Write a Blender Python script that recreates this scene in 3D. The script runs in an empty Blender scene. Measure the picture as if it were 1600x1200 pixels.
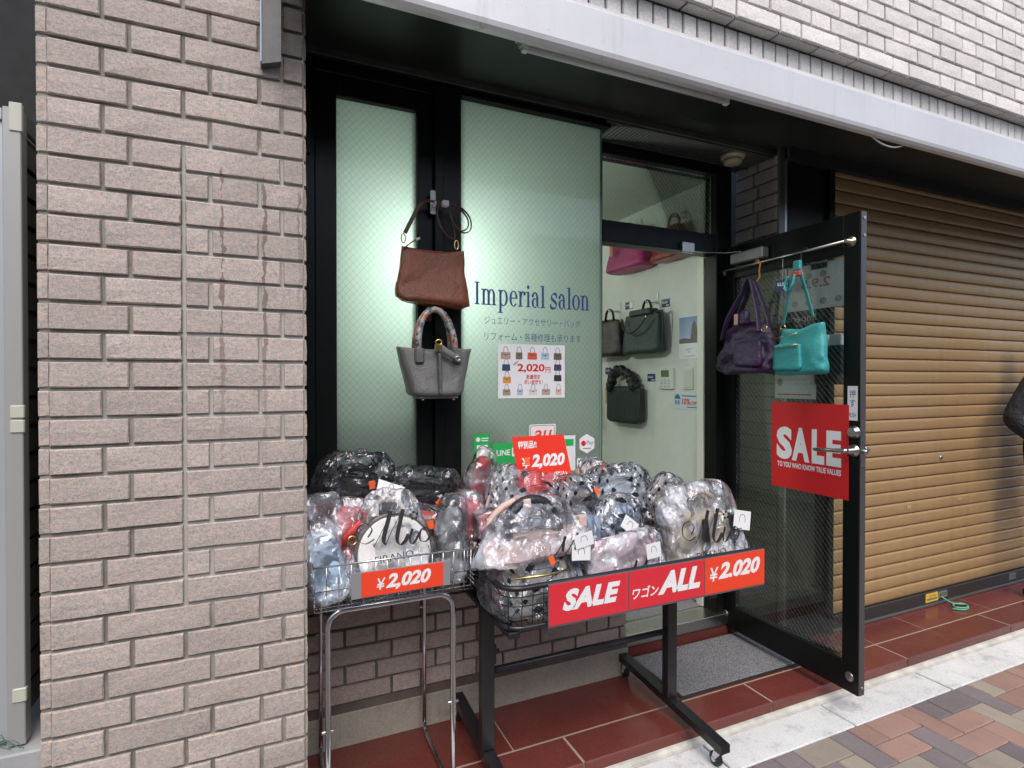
import bpy, bmesh, math, random
from mathutils import Vector, Matrix, noise
R = math.radians
scn = bpy.context.scene
rnd = random.Random(7)

# ------------------------------------------------------------------ camera
CAM_H, CAM_D = 1.47, 1.73
YAW, PITCH = R(23.79), R(-0.5)
cam = bpy.data.cameras.new('camera')
cam.sensor_width = 36.0
cam.lens = 869.0 / 1600.0 * 36.0
cam.clip_start = 0.02
cam.clip_end = 500.0
cam_o = bpy.data.objects.new('camera', cam)
scn.collection.objects.link(cam_o)
cam_o.location = (0, -CAM_D, CAM_H)
cam_o.rotation_euler = (R(90) + PITCH, 0, -YAW)
scn.camera = cam_o

# ------------------------------------------------------------------ world, sun, exposure
SUN_EL, SUN_AZ = R(54), R(192)
w = bpy.data.worlds.new('World')
scn.world = w
w.use_nodes = True
nt = w.node_tree
bg = nt.nodes['Background']
sky = nt.nodes.new('ShaderNodeTexSky')
sky.sky_type = 'NISHITA'
sky.sun_disc = False
sky.sun_elevation = SUN_EL
sky.sun_rotation = SUN_AZ
sky.air_density = 1.0
sky.dust_density = 3.0
sky.ozone_density = 1.0
nt.links.new(sky.outputs[0], bg.inputs[0])
bg.inputs[1].default_value = 0.15
sun = bpy.data.lights.new('sun', 'SUN')
sun.energy = 1.15
sun.angle = R(40)
sun.color = (1.0, 0.965, 0.925)
sun_o = bpy.data.objects.new('sun', sun)
scn.collection.objects.link(sun_o)
sdir = Vector((math.sin(SUN_AZ) * math.cos(SUN_EL), math.cos(SUN_AZ) * math.cos(SUN_EL), math.sin(SUN_EL)))
sun_o.rotation_euler = sdir.to_track_quat('Z', 'Y').to_euler()
scn.view_settings.view_transform = 'Standard'
scn.view_settings.look = 'None'
scn.view_settings.exposure = 0.68
scn.view_settings.gamma = 1.0
scn.view_settings.use_curve_mapping = False
scn.cycles.transparent_max_bounces = 32
scn.cycles.max_bounces = 10

# ------------------------------------------------------------------ helpers: materials
MATS = {}
class NB:
    def __init__(s, name):
        s.m = bpy.data.materials.new(name)
        s.m.use_nodes = True
        s.t = s.m.node_tree
        s.t.nodes.clear()
        s.out = s.n('ShaderNodeOutputMaterial')
    def n(s, kind, **kw):
        nd = s.t.nodes.new(kind)
        for k, v in kw.items():
            if hasattr(nd, k) and not k.startswith('i_'):
                setattr(nd, k, v)
        return nd
    def l(s, a, b):
        s.t.links.new(a, b)
    def val(s, inp, v):
        if hasattr(v, 'is_linked') or isinstance(v, bpy.types.NodeSocket):
            s.l(v, inp)
        else:
            inp.default_value = v
    def math(s, op, a, b=0.0, c=0.0, clamp=False):
        nd = s.n('ShaderNodeMath')
        nd.operation = op
        nd.use_clamp = clamp
        s.val(nd.inputs[0], a); s.val(nd.inputs[1], b); s.val(nd.inputs[2], c)
        return nd.outputs[0]
    def mix(s, f, a, b, mode='MIX'):
        nd = s.n('ShaderNodeMix')
        nd.data_type = 'RGBA'
        nd.blend_type = mode
        nd.clamp_factor = True
        s.val(nd.inputs[0], f)
        s.val(nd.inputs[6], col(a)); s.val(nd.inputs[7], col(b))
        return nd.outputs[2]
    def noise(s, scale, detail=4, rough=0.6, vec=None, dim='3D'):
        nd = s.n('ShaderNodeTexNoise')
        nd.noise_dimensions = dim
        nd.inputs['Scale'].default_value = scale
        nd.inputs['Detail'].default_value = detail
        nd.inputs['Roughness'].default_value = rough
        if vec is not None: s.l(vec, nd.inputs['Vector'])
        return nd.outputs[0]
    def ramp(s, f, p0, p1, inv=False):
        nd = s.n('ShaderNodeMapRange')
        nd.clamp = True
        s.val(nd.inputs[0], f)
        nd.inputs[1].default_value = p0; nd.inputs[2].default_value = p1
        nd.inputs[3].default_value = 1.0 if inv else 0.0
        nd.inputs[4].default_value = 0.0 if inv else 1.0
        return nd.outputs[0]
    def pos(s):
        return s.n('ShaderNodeNewGeometry').outputs['Position']
    def obj(s):
        return s.n('ShaderNodeTexCoord').outputs['Object']
    def uv(s):
        return s.n('ShaderNodeTexCoord').outputs['UV']
    def sep(s, v):
        nd = s.n('ShaderNodeSeparateXYZ')
        s.l(v, nd.inputs[0])
        return nd.outputs
    def bump(s, h, strength=0.3, dist=0.002, normal=None):
        nd = s.n('ShaderNodeBump')
        nd.inputs['Strength'].default_value = strength
        nd.inputs['Distance'].default_value = dist
        s.l(h, nd.inputs['Height'])
        if normal is not None: s.l(normal, nd.inputs['Normal'])
        return nd.outputs[0]
    def pbsdf(s, color, rough=0.5, metal=0.0, normal=None, spec=0.5):
        p = s.n('ShaderNodeBsdfPrincipled')
        s.val(p.inputs['Base Color'], col(color))
        s.val(p.inputs['Roughness'], rough)
        s.val(p.inputs['Metallic'], metal)
        p.inputs['Specular IOR Level'].default_value = spec
        if normal is not None: s.l(normal, p.inputs['Normal'])
        return p
    def done(s, shader):
        s.l(shader.outputs[0] if hasattr(shader, 'outputs') else shader, s.out.inputs[0])
        return s.m

def col(c):
    if isinstance(c, (tuple, list)) and len(c) == 3:
        return (c[0], c[1], c[2], 1.0)
    return c

def simple(name, color, rough=0.5, metal=0.0, nscale=None, nstr=0.25, ndist=0.001, var=0.0, vscale=8.0, spec=0.5):
    """plain surface with fine relief and slight wear"""
    if name in MATS: return MATS[name]
    b = NB(name)
    c = col(color)
    v = b.pos()
    if var:
        f = b.noise(vscale, 5, 0.65, v)
        dk = tuple(x * (1 - var) for x in color); lt = tuple(min(1, x * (1 + var)) for x in color)
        c = b.mix(b.ramp(f, 0.3, 0.7), dk, lt)
    nrm = None
    if nscale:
        nrm = b.bump(b.noise(nscale, 4, 0.6, v), nstr, ndist)
    rr = b.math('ADD', b.math('MULTIPLY', b.noise(14, 4, 0.6, v), 0.16), rough - 0.08, clamp=True)
    MATS[name] = b.done(b.pbsdf(c, rr, metal, nrm, spec))
    return MATS[name]

def mat_brick(name, c1, c2, cgrey, stains_and_shade=False):
    b = NB(name)
    p = b.pos()
    info = b.n('ShaderNodeObjectInfo')
    n1 = b.noise(95, 5, 0.7, p)
    n2 = b.noise(210, 3, 0.7, p)
    n3 = b.noise(5, 4, 0.6, p)
    st = b.n('ShaderNodeMapping'); st.inputs['Scale'].default_value = (0.62, 0.62, 1.0); b.l(p, st.inputs[0])
    c = b.mix(b.ramp(b.noise(120, 4, 0.65, st.outputs[0]), 0.44, 0.58), c1, c2)
    c = b.mix(b.math('MULTIPLY', b.ramp(n2, 0.52, 0.62), 0.6), c, cgrey)
    c = b.mix(b.math('MULTIPLY', b.ramp(b.noise(320, 2, 0.5, p), 0.66, 0.72), 0.7), c, (0.05, 0.045, 0.045))
    br = b.math('ADD', b.math('MULTIPLY', info.outputs['Random'], 0.20), 0.89)
    br = b.math('MULTIPLY', br, b.math('ADD', b.math('MULTIPLY', n3, 0.36), 0.80))
    comb = b.n('ShaderNodeCombineColor')
    for i in range(3): b.l(br, comb.inputs[i])
    c = b.mix(1.0, c, comb.outputs[0], 'MULTIPLY')
    if stains_and_shade:
        s = b.sep(p)
        for x0, zt, zb in ((-0.112, 2.06, 1.16), (-0.004, 2.05, 1.14), (0.088, 2.02, 1.55), (-0.206, 2.08, 1.02)):
            wv = b.math('MULTIPLY', b.math('SUBTRACT', b.noise(9, 4, 0.7, p), 0.5), 0.035)
            dx = b.math('ABSOLUTE', b.math('SUBTRACT', b.math('ADD', s[0], wv), x0))
            wid = b.math('MULTIPLY', b.ramp(b.noise(14, 3, 0.6, p), 0.35, 0.75), 0.011)
            m = b.math('LESS_THAN', dx, wid)
            m = b.math('MULTIPLY', m, b.ramp(s[2], zt, zt - 0.02))
            m = b.math('MULTIPLY', m, b.ramp(s[2], zb, zb + 0.5))
            c = b.mix(b.math('MULTIPLY', m, 0.75), c, (0.16, 0.115, 0.085))
        # canopy shade put into the brick colour at the corner under its end
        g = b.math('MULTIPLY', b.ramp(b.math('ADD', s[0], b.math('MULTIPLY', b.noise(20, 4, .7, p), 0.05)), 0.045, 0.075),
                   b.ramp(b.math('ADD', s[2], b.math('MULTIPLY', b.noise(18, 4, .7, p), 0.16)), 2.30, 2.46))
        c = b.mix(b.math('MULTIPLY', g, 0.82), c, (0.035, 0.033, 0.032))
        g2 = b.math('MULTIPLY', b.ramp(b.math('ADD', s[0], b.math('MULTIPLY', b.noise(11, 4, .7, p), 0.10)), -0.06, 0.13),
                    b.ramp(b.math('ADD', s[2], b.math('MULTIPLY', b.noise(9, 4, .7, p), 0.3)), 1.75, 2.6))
        c = b.mix(b.math('MULTIPLY', g2, 0.4), c, (0.11, 0.10, 0.095))  # softer canopy shade, also in the colour, fading down and leftward
    if stains_and_shade:
        gd = b.math('MULTIPLY', b.ramp(b.math('ADD', s[2], b.math('MULTIPLY', b.noise(6, 5, .7, p), .5)), 0.95, 0.45), b.ramp(b.noise(13, 5, .7, p), .35, .7))
        c = b.mix(b.math('MULTIPLY', gd, .45), c, (.15, .135, .12))
        sc = b.math('MULTIPLY', b.ramp(b.noise(23, 6, .75, p), .62, .72), .35)
        c = b.mix(sc, c, (.20, .18, .165))
    h = b.math('ADD', b.math('MULTIPLY', n1, 0.7), b.math('MULTIPLY', b.noise(40, 3, 0.6, p), 0.6))
    nrm = b.bump(h, 0.8, 0.0038)
    return b.done(b.pbsdf(c, 0.85, 0, nrm, 0.3))

def mat_mortar(name, c1, c2):
    b = NB(name)
    p = b.pos()
    n1 = b.noise(7, 5, 0.7, p)
    c = b.mix(b.ramp(n1, 0.42, 0.6), c1, c2)
    s = b.sep(p)
    # pale new pointing on the repaired patch
    m = b.math('MULTIPLY', b.ramp(s[0], -0.222, -0.216), b.ramp(b.math('ADD', s[2], b.math('MULTIPLY', n1, .1)), 0.80, 0.95))
    m = b.math('MULTIPLY', m, b.ramp(s[2], 2.13, 2.115))
    c = b.mix(b.math('MULTIPLY', m, 0.9), c, (0.46, 0.45, 0.41))
    nrm = b.bump(b.noise(160, 4, 0.7, p), 0.6, 0.002)
    return b.done(b.pbsdf(c, 0.92, 0, nrm, 0.2))

def mat_speckle(name, c1, c2, c3, scale=260, rough=0.3, rv=0.15, bump=0.0, rand=0.15, wear=None):
    """granite tile / paver: speckled, tone varies piece by piece"""
    b = NB(name)
    p = b.pos()
    info = b.n('ShaderNodeObjectInfo')
    c = b.mix(b.ramp(b.noise(scale, 3, 0.7, p), 0.4, 0.6), c1, c2)
    c = b.mix(b.ramp(b.noise(scale * 1.7, 2, 0.6, p), 0.60, 0.68), c, c3)
    br = b.math('ADD', b.math('MULTIPLY', info.outputs['Random'], 2 * rand), 1 - rand)
    br = b.math('MULTIPLY', br, b.math('ADD', b.math('MULTIPLY', b.noise(3.5, 5, 0.65, p), 0.5), 0.75))
    comb = b.n('ShaderNodeCombineColor')
    for i in range(3): b.l(br, comb.inputs[i])
    c = b.mix(1.0, c, comb.outputs[0], 'MULTIPLY')
    if wear:
        c = b.mix(b.math('MULTIPLY', b.ramp(b.noise(9, 6, 0.75, p), 0.52, 0.75), wear[0]), c, wear[1])
    nrm = b.bump(b.noise(scale, 3, 0.7, p), bump, 0.001) if bump else None
    rr = b.math('ADD', b.math('MULTIPLY', b.noise(6, 5, 0.7, p), rv * 2), rough - rv, clamp=True)
    return b.done(b.pbsdf(c, rr, 0, nrm, 0.5))

def mat_wireglass(name, axis, pitch, tint, frosted=False):
    b = NB(name)
    p = b.pos()
    s = b.sep(p)
    u = s[axis]
    line = None
    for sg in ('ADD', 'SUBTRACT'):
        a = b.math('DIVIDE', b.math(sg, b.math('MULTIPLY', u, 1.12), s[2]), pitch)
        f = b.math('ABSOLUTE', b.math('SUBTRACT', b.math('FRACT', a), 0.5))
        m = b.math('LESS_THAN', f, 0.026 if frosted else 0.013)
        if not frosted and sg == ('ADD' if axis == 1 else 'SUBTRACT'): m = b.math('MULTIPLY', m, 0.3)
        line = m if line is None else b.math('MAXIMUM', line, m)
    gl = b.n('ShaderNodeBsdfGlossy'); gl.inputs['Roughness'].default_value = 0.03
    fr = b.n('ShaderNodeFresnel'); fr.inputs[0].default_value = 1.5
    if frosted:
        tr = b.n('ShaderNodeBsdfTranslucent'); tr.inputs[0].default_value = col(tint)
        df = b.n('ShaderNodeBsdfDiffuse'); df.inputs[0].default_value = (tint[0] * .5, tint[1] * .52, tint[2] * .5, 1)
        base = b.n('ShaderNodeMixShader'); base.inputs[0].default_value = 0.12
        b.l(tr.outputs[0], base.inputs[1]); b.l(df.outputs[0], base.inputs[2])
        wire = b.n('ShaderNodeBsdfDiffuse'); wire.inputs[0].default_value = (0.10, 0.13, 0.12, 1)
        wf = 0.42
    else:
        base = b.n('ShaderNodeBsdfTransparent'); base.inputs[0].default_value = col(tint)
        wire = b.n('ShaderNodeBsdfPrincipled'); wire.inputs['Base Color'].default_value = (0.75, 0.74, 0.70, 1)
        wire.inputs['Roughness'].default_value = 0.35
        wf = 0.8
    m1 = b.n('ShaderNodeMixShader'); b.l(b.math('MULTIPLY', line, wf), m1.inputs[0])
    b.l(base.outputs[0], m1.inputs[1]); b.l(wire.outputs[0], m1.inputs[2])
    m2 = b.n('ShaderNodeMixShader'); b.l(b.math('MULTIPLY', fr.outputs[0], 0.8), m2.inputs[0])
    b.l(m1.outputs[0], m2.inputs[1]); b.l(gl.outputs[0], m2.inputs[2])
    return b.done(m2)

def mat_plastic(name, lattice=False, haze=0.06, gloss=1.0):
    """thin crumpled clear film; the lattice version carries the printed dark net"""
    b = NB(name)
    p = b.obj()
    wv = b.n('ShaderNodeVectorMath'); wv.operation = 'MULTIPLY_ADD'
    nz = b.n('ShaderNodeTexNoise'); nz.inputs['Scale'].default_value = 14; nz.inputs['Detail'].default_value = 3
    b.l(p, nz.inputs['Vector']); b.l(nz.outputs[1], wv.inputs[0]); wv.inputs[1].default_value = (.07, .07, .07); b.l(p, wv.inputs[2])
    st = b.n('ShaderNodeMapping'); st.inputs['Scale'].default_value = (1.35, 1.0, 0.62); st.inputs['Rotation'].default_value = (0, R(28), 0)
    b.l(wv.outputs[0], st.inputs[0])
    hs = [b.math('ABSOLUTE', b.math('SUBTRACT', b.noise(sc_, 1, 0.45, st.outputs[0]), 0.5)) for sc_ in (7.5, 17, 42)]
    patch = b.ramp(b.noise(6.5, 2, 0.5, p), 0.42, 0.66)
    h = b.math('ADD', hs[0], b.math('MULTIPLY', hs[1], b.math('ADD', b.math('MULTIPLY', patch, 0.40), 0.14)))
    h = b.math('ADD', h, b.math('MULTIPLY', hs[2], b.math('MULTIPLY', patch, 0.17)))
    nrm = b.bump(h, 1.0, 0.075)
    tr = b.n('ShaderNodeBsdfTransparent'); tr.inputs[0].default_value = (0.97, 0.975, 0.985, 1)
    df = b.n('ShaderNodeBsdfDiffuse'); df.inputs[0].default_value = (0.88, 0.92, 1.0, 1)
    b.l(nrm, df.inputs['Normal'])
    gl = b.n('ShaderNodeBsdfGlossy'); gl.inputs['Roughness'].default_value = 0.17
    gl.inputs[0].default_value = (0.96, 0.97, 1.0, 1)
    b.l(nrm, gl.inputs['Normal'])
    highlight_haze = b.ramp(b.noise(11, 3, 0.5, p), 0.48, 0.70)  # white-blue haze patches painted into the film in place of highlights
    m0 = b.n('ShaderNodeMixShader')
    b.l(b.math('ADD', b.math('MULTIPLY', highlight_haze, haze * 3.2), haze * 0.5), m0.inputs[0])
    b.l(tr.outputs[0], m0.inputs[1]); b.l(df.outputs[0], m0.inputs[2])
    fr = b.n('ShaderNodeFresnel'); fr.inputs[0].default_value = 1.5
    b.l(nrm, fr.inputs['Normal'])
    f = b.math('MULTIPLY', b.math('ADD', fr.outputs[0], 0.02), 1.45 * gloss, clamp=True)
    m1 = b.n('ShaderNodeMixShader'); b.l(f, m1.inputs[0])
    b.l(m0.outputs[0], m1.inputs[1]); b.l(gl.outputs[0], m1.inputs[2])
    last = m1
    if lattice:
        uv = b.sep(b.uv())
        S = 0.062
        wob = b.math('MULTIPLY', b.math('SUBTRACT', b.noise(9, 3, 0.5, p), 0.5), 0.5)
        A = b.math('FRACT', b.math('ADD', b.math('DIVIDE', b.math('ADD', uv[0], uv[1]), S), wob))
        B = b.math('FRACT', b.math('SUBTRACT', b.math('DIVIDE', b.math('SUBTRACT', uv[0], uv[1]), S), wob))
        a = b.math('ABSOLUTE', b.math('SUBTRACT', A, 0.5)); c = b.math('ABSOLUTE', b.math('SUBTRACT', B, 0.5))
        sq = b.math('LESS_THAN', b.math('MAXIMUM', a, c), 0.18)
        ln = b.math('LESS_THAN', b.math('MINIMUM', a, c), 0.018)
        pr = b.math('MAXIMUM', sq, b.math('MULTIPLY', ln, 0.85))
        ink = b.n('ShaderNodeBsdfPrincipled')
        ink.inputs['Base Color'].default_value = (0.012, 0.012, 0.015, 1); ink.inputs['Roughness'].default_value = 0.25
        m2 = b.n('ShaderNodeMixShader'); b.l(pr, m2.inputs[0])
        b.l(m1.outputs[0], m2.inputs[1]); b.l(ink.outputs[0], m2.inputs[2])
        last = m2
    return b.done(last)

def mat_emit(name, color, strength):
    b = NB(name)
    e = b.n('ShaderNodeEmission'); e.inputs[0].default_value = col(color); e.inputs[1].default_value = strength
    return b.done(e)

def mat_fabric_print(name, base, dark, scale, thr=(0.45, 0.5)):
    b = NB(name)
    v = b.n('ShaderNodeTexVoronoi'); v.feature = 'DISTANCE_TO_EDGE'
    v.inputs['Scale'].default_value = scale
    b.l(b.obj(), v.inputs['Vector'])
    c = b.mix(b.ramp(v.outputs[0], 0.05, 0.12), dark, base)
    c = b.mix(b.ramp(b.noise(scale * .8, 3, .6, b.obj()), thr[0] + .1, thr[1] + .1), c, dark)
    return b.done(b.pbsdf(c, 0.6, 0))

def mat_leather(name, color, rough=0.45, scale=220, var=0.15):
    b = NB(name)
    p = b.obj()
    f = b.noise(9, 5, 0.6, p)
    c = b.mix(b.ramp(f, 0.3, 0.7), tuple(x * (1 - var) for x in color), tuple(min(1, x * (1 + var)) for x in color))
    v = b.n('ShaderNodeTexVoronoi'); v.inputs['Scale'].default_value = scale
    b.l(p, v.inputs['Vector'])
    h = b.math('ADD', b.math('MULTIPLY', v.outputs[0], 0.35), b.math('MULTIPLY', b.noise(22, 4, 0.6, p), 1.2))
    h = b.math('ADD', h, b.math('MULTIPLY', b.math('ABSOLUTE', b.math('SUBTRACT', b.noise(12, 3, .5, p), .5)), 1.6))
    nrm = b.bump(h, 0.6, 0.0065)
    return b.done(b.pbsdf(c, rough, 0, nrm, 0.5))

# ------------------------------------------------------------------ helpers: geometry
class MB:
    def __init__(s):
        s.bm = bmesh.new()
        s.uvl = None
    def quad(s, pts):
        vs = [s.bm.verts.new(p) for p in pts]
        return s.bm.faces.new(vs)
    def box(s, x0, x1, y0, y1, z0, z1, bev=0.0):
        b = bmesh.new()
        r = bmesh.ops.create_cube(b, size=1.0)
        for v in b.verts:
            v.co = Vector(((x0 + x1) / 2 + v.co.x * (x1 - x0), (y0 + y1) / 2 + v.co.y * (y1 - y0), (z0 + z1) / 2 + v.co.z * (z1 - z0)))
        if bev:
            bmesh.ops.bevel(b, geom=list(b.edges), offset=bev, segments=1, affect='EDGES', profile=0.5)
        s.join(b)
        return s
    def join(s, b, M=None):
        mp = {}
        for v in b.verts:
            mp[v] = s.bm.verts.new(M @ v.co if M else v.co)
        for f in b.faces:
            try:
                nf = s.bm.faces.new([mp[v] for v in f.verts]); nf.smooth = f.smooth
            except ValueError:
                pass
        b.free()
        return s
    def tube(s, path, r, n=8, flat=None, closed=False, caps=True):
        """sweep; flat=(w,t,up) makes a strap with w across 'up'"""
        P = [Vector(p) for p in path]
        N = len(P)
        rings = []
        prev = None
        for i, p in enumerate(P):
            if closed:
                t = (P[(i + 1) % N] - P[i - 1])
            else:
                t = (P[min(i + 1, N - 1)] - P[max(i - 1, 0)])
            if t.length < 1e-9: t = Vector((0, 0, 1))
            t.normalize()
            if flat:
                up = Vector(flat[2]); a = up - t * up.dot(t)
                if a.length < 1e-4: a = prev if prev else t.orthogonal()
                a.normalize()
            else:
                if prev is None:
                    a = t.orthogonal().normalized()
                else:
                    a = prev - t * prev.dot(t)
                    a = a.normalized() if a.length > 1e-6 else t.orthogonal().normalized()
            prev = a
            c = t.cross(a)
            rr = r[i] if isinstance(r, (list, tuple)) else r
            ring = []
            for k in range(n):
                th = 2 * math.pi * (k + .5) / n
                if flat:
                    q = p + a * (math.cos(th) * flat[0] / 2) + c * (math.sin(th) * flat[1] / 2)
                else:
                    q = p + (a * math.cos(th) + c * math.sin(th)) * rr
                ring.append(s.bm.verts.new(q))
            rings.append(ring)
        m = N if closed else N - 1
        for i in range(m):
            A, B = rings[i], rings[(i + 1) % N]
            for k in range(n):
                f = s.bm.faces.new((A[k], A[(k + 1) % n], B[(k + 1) % n], B[k])); f.smooth = True
        if caps and not closed:
            s.bm.faces.new(rings[0][::-1]); s.bm.faces.new(rings[-1])
        return s
    def lathe(s, prof, c=(0, 0, 0), axis='z', n=20):
        """prof: list of (r, h)"""
        c = Vector(c)
        rings = []
        for r, h in prof:
            ring = []
            for k in range(n):
                th = 2 * math.pi * k / n
                a, b_ = r * math.cos(th), r * math.sin(th)
                q = {'z': (a, b_, h), 'y': (a, h, -b_), 'x': (h, a, b_)}[axis]
                ring.append(s.bm.verts.new(c + Vector(q)))
            rings.append(ring)
        for i in range(len(rings) - 1):
            for k in range(n):
                f = s.bm.faces.new((rings[i][k], rings[i][(k + 1) % n], rings[i + 1][(k + 1) % n], rings[i + 1][k]))
                f.smooth = True
        s.bm.faces.new(rings[0][::-1]); s.bm.faces.new(rings[-1])
        return s
    def prism(s, pts2, plane, t0, t1):
        """extrude polygon; plane 'xz' extrudes y, 'yz' extrudes x, 'xy' extrudes z"""
        def q(p, t): return {'xz': (p[0], t, p[1]), 'yz': (t, p[0], p[1]), 'xy': (p[0], p[1], t)}[plane]
        A = [s.bm.verts.new(q(p, t0)) for p in pts2]; B = [s.bm.verts.new(q(p, t1)) for p in pts2]
        n = len(A)
        s.bm.faces.new(A[::-1]); s.bm.faces.new(B)
        for i in range(n):
            s.bm.faces.new((A[i], A[(i + 1) % n], B[(i + 1) % n], B[i]))
        return s

W = {}     # object -> world position of its origin (unrotated things)
def link(o):
    scn.collection.objects.link(o)
    return o
def tag(o, label=None, cat=None, group=None, kind=None):
    if label: o['label'] = label
    if cat: o['category'] = cat
    if group: o['group'] = group
    if kind: o['kind'] = kind
    return o
def thing(name, label, cat, loc=(0, 0, 0), rot=(0, 0, 0), group=None, kind=None):
    o = link(bpy.data.objects.new(name, None))
    o.location = loc
    o.rotation_euler = rot
    o.empty_display_size = 0.1
    W[o] = Vector(loc) if rot == (0, 0, 0) else None
    return tag(o, label, cat, group, kind)
def finish(mb, name, mat, smooth=False, recalc=True):
    if recalc: bmesh.ops.recalc_face_normals(mb.bm, faces=mb.bm.faces)
    me = bpy.data.meshes.new(name)
    mb.bm.to_mesh(me)
    mb.bm.free()
    if smooth: me.polygons.foreach_set('use_smooth', [True] * len(me.polygons))
    if mat: me.materials.append(mat)
    return me
def part(name, mb, mat, parent=None, label=None, kind=None, smooth=False, local=False, loc=None, recalc=True):
    """one mesh object; vertices are given in world coordinates unless local"""
    if parent is not None and not local and W.get(parent) is not None:
        off = W[parent]
        for v in mb.bm.verts: v.co -= off
    me = finish(mb, name, mat, smooth, recalc)
    o = link(bpy.data.objects.new(name, me))
    if parent is not None:
        o.parent = parent
        W[o] = W.get(parent)
    else:
        W[o] = Vector((0, 0, 0))
    if loc is not None: o.location = loc
    if label: o['label'] = label
    if kind: o['kind'] = kind
    return o
def inst(name, me, loc, parent, rot=None):
    o = link(bpy.data.objects.new(name, me))
    o.parent = parent
    o.location = Vector(loc) - (W[parent] if W.get(parent) is not None else Vector())
    if rot: o.rotation_euler = rot
    return o
def solo(name, mb, mat, label, cat, loc=(0, 0, 0), group=None, kind=None, smooth=False):
    """a thing that is one mesh, vertices in world coordinates, origin at loc"""
    L = Vector(loc)
    for v in mb.bm.verts: v.co -= L
    o = link(bpy.data.objects.new(name, finish(mb, name, mat, smooth)))
    o.location = L
    W[o] = L
    return tag(o, label, cat, group, kind)

def text2d(body, bold=0.0, shear=0.0):
    """-> verts (x,y), faces, width, height normalised so that cap/kanji box height is 1"""
    c = bpy.data.curves.new('lettering', 'FONT')
    c.body = body
    c.offset = bold
    c.shear = shear
    c.resolution_u = 3
    o = link(bpy.data.objects.new('lettering', c))
    me = bpy.data.meshes.new_from_object(o.evaluated_get(bpy.context.evaluated_depsgraph_get()))
    vs = [(v.co.x, v.co.y) for v in me.vertices]
    fs = [tuple(p.vertices) for p in me.polygons]
    bpy.data.objects.remove(o); bpy.data.curves.remove(c); bpy.data.meshes.remove(me)
    return vs, fs
def put2d(mb, vs, fs, box, O, U, V, off):
    """map 2d shape's bounding box onto box=(u0,v0,u1,v1) of a plane with origin O, axes U,V, lifted by off along the normal"""
    x0 = min(v[0] for v in vs); x1 = max(v[0] for v in vs); y0 = min(v[1] for v in vs); y1 = max(v[1] for v in vs)
    O, U, V = Vector(O), Vector(U), Vector(V)
    N = U.cross(V).normalized()
    nv = []
    for (x, y) in vs:
        u = box[0] + (x - x0) / max(1e-9, x1 - x0) * (box[2] - box[0])
        v = box[1] + (y - y0) / max(1e-9, y1 - y0) * (box[3] - box[1])
        nv.append(mb.bm.verts.new(O + U * u + V * v + N * off))
    for f in fs:
        try: mb.bm.faces.new([nv[i] for i in f])
        except ValueError: pass
def put_text(mb, body, box, O, U, V, off, bold=0.0, shear=0.0):
    vs, fs = text2d(body, bold, shear)
    put2d(mb, vs, fs, box, O, U, V, off)
def put_rect(mb, box, O, U, V, off):
    put2d(mb, [(0, 0), (1, 0), (1, 1), (0, 1)], [(0, 1, 2, 3)], box, O, U, V, off)
def put_poly(mb, pts, O, U, V, off):
    O, U, V = Vector(O), Vector(U), Vector(V); N = U.cross(V).normalized()
    mb.bm.faces.new([mb.bm.verts.new(O + U * p[0] + V * p[1] + N * off) for p in pts])
def catmull(pts, n=8):
    P = [Vector(p) for p in pts]
    out = []
    for i in range(len(P) - 1):
        p0 = P[max(i - 1, 0)]; p1 = P[i]; p2 = P[i + 1]; p3 = P[min(i + 2, len(P) - 1)]
        for k in range(n):
            t = k / n
            out.append(0.5 * ((2 * p1) + (p2 - p0) * t + (2 * p0 - 5 * p1 + 4 * p2 - p3) * t * t + (3 * p1 - p0 - 3 * p2 + p3) * t ** 3))
    out.append(P[-1])
    return out
STG = [0]
def put_stroke(mb, pts, thick, hair, O, U, V, off, smooth=True, ang=90.0, n=8):
    """pen stroke: heavy where it runs along direction 'ang', hairline across it"""
    O, U, V = Vector(O), Vector(U), Vector(V); N = U.cross(V).normalized()
    P = catmull([(p[0], p[1], 0) for p in pts], n) if smooth else [Vector((p[0], p[1], 0)) for p in pts]
    a = math.radians(ang); D = Vector((math.cos(a), math.sin(a), 0))
    STG[0] = (STG[0] + 1) % 12
    lift = off + STG[0] * 0.00004
    prev = None
    for i, p in enumerate(P):
        t = P[min(i + 1, len(P) - 1)] - P[max(i - 1, 0)]
        if t.length < 1e-9: continue
        t.normalize()
        wd = hair + (thick - hair) * abs(t.dot(D)) ** 2
        nn = Vector((-t.y, t.x, 0))
        q = [p + nn * wd / 2, p - nn * wd / 2]
        cur = [mb.bm.verts.new(O + U * v.x + V * v.y + N * lift) for v in q]
        if prev: mb.bm.faces.new((prev[0], prev[1], cur[1], cur[0]))
        prev = cur
# ------------------------------------------------------------------ shared materials
M_black = simple('black_paint', (0.006, 0.0072, 0.0066), 0.32, 0, None, var=0.25, spec=0.22)
M_blackmatt = simple('black_matt', (0.014, 0.015, 0.014), 0.5, 0, 240, 0.2)
M_soffit = simple('dark_soffit_paint', (0.020, 0.024, 0.021), 0.35, 0, None, var=0.3, vscale=3)
M_chrome = simple('chrome_wire', (0.62, 0.62, 0.64), 0.16, 1.0)
M_steel = simple('brushed_steel', (0.50, 0.49, 0.47), 0.3, 1.0, 300, 0.15)
M_gold = simple('gold_metal', (0.72, 0.52, 0.22), 0.25, 1.0)
M_white = simple('white_print', (0.80, 0.80, 0.79), 0.5)
M_paper = simple('white_paper', (0.76, 0.76, 0.77), 0.55, 0, None, var=0.04)
M_redprint = simple('red_print', (0.62, 0.018, 0.022), 0.38)
M_pinkred = simple('pinkish_red_board', (0.66, 0.030, 0.045), 0.32)
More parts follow.
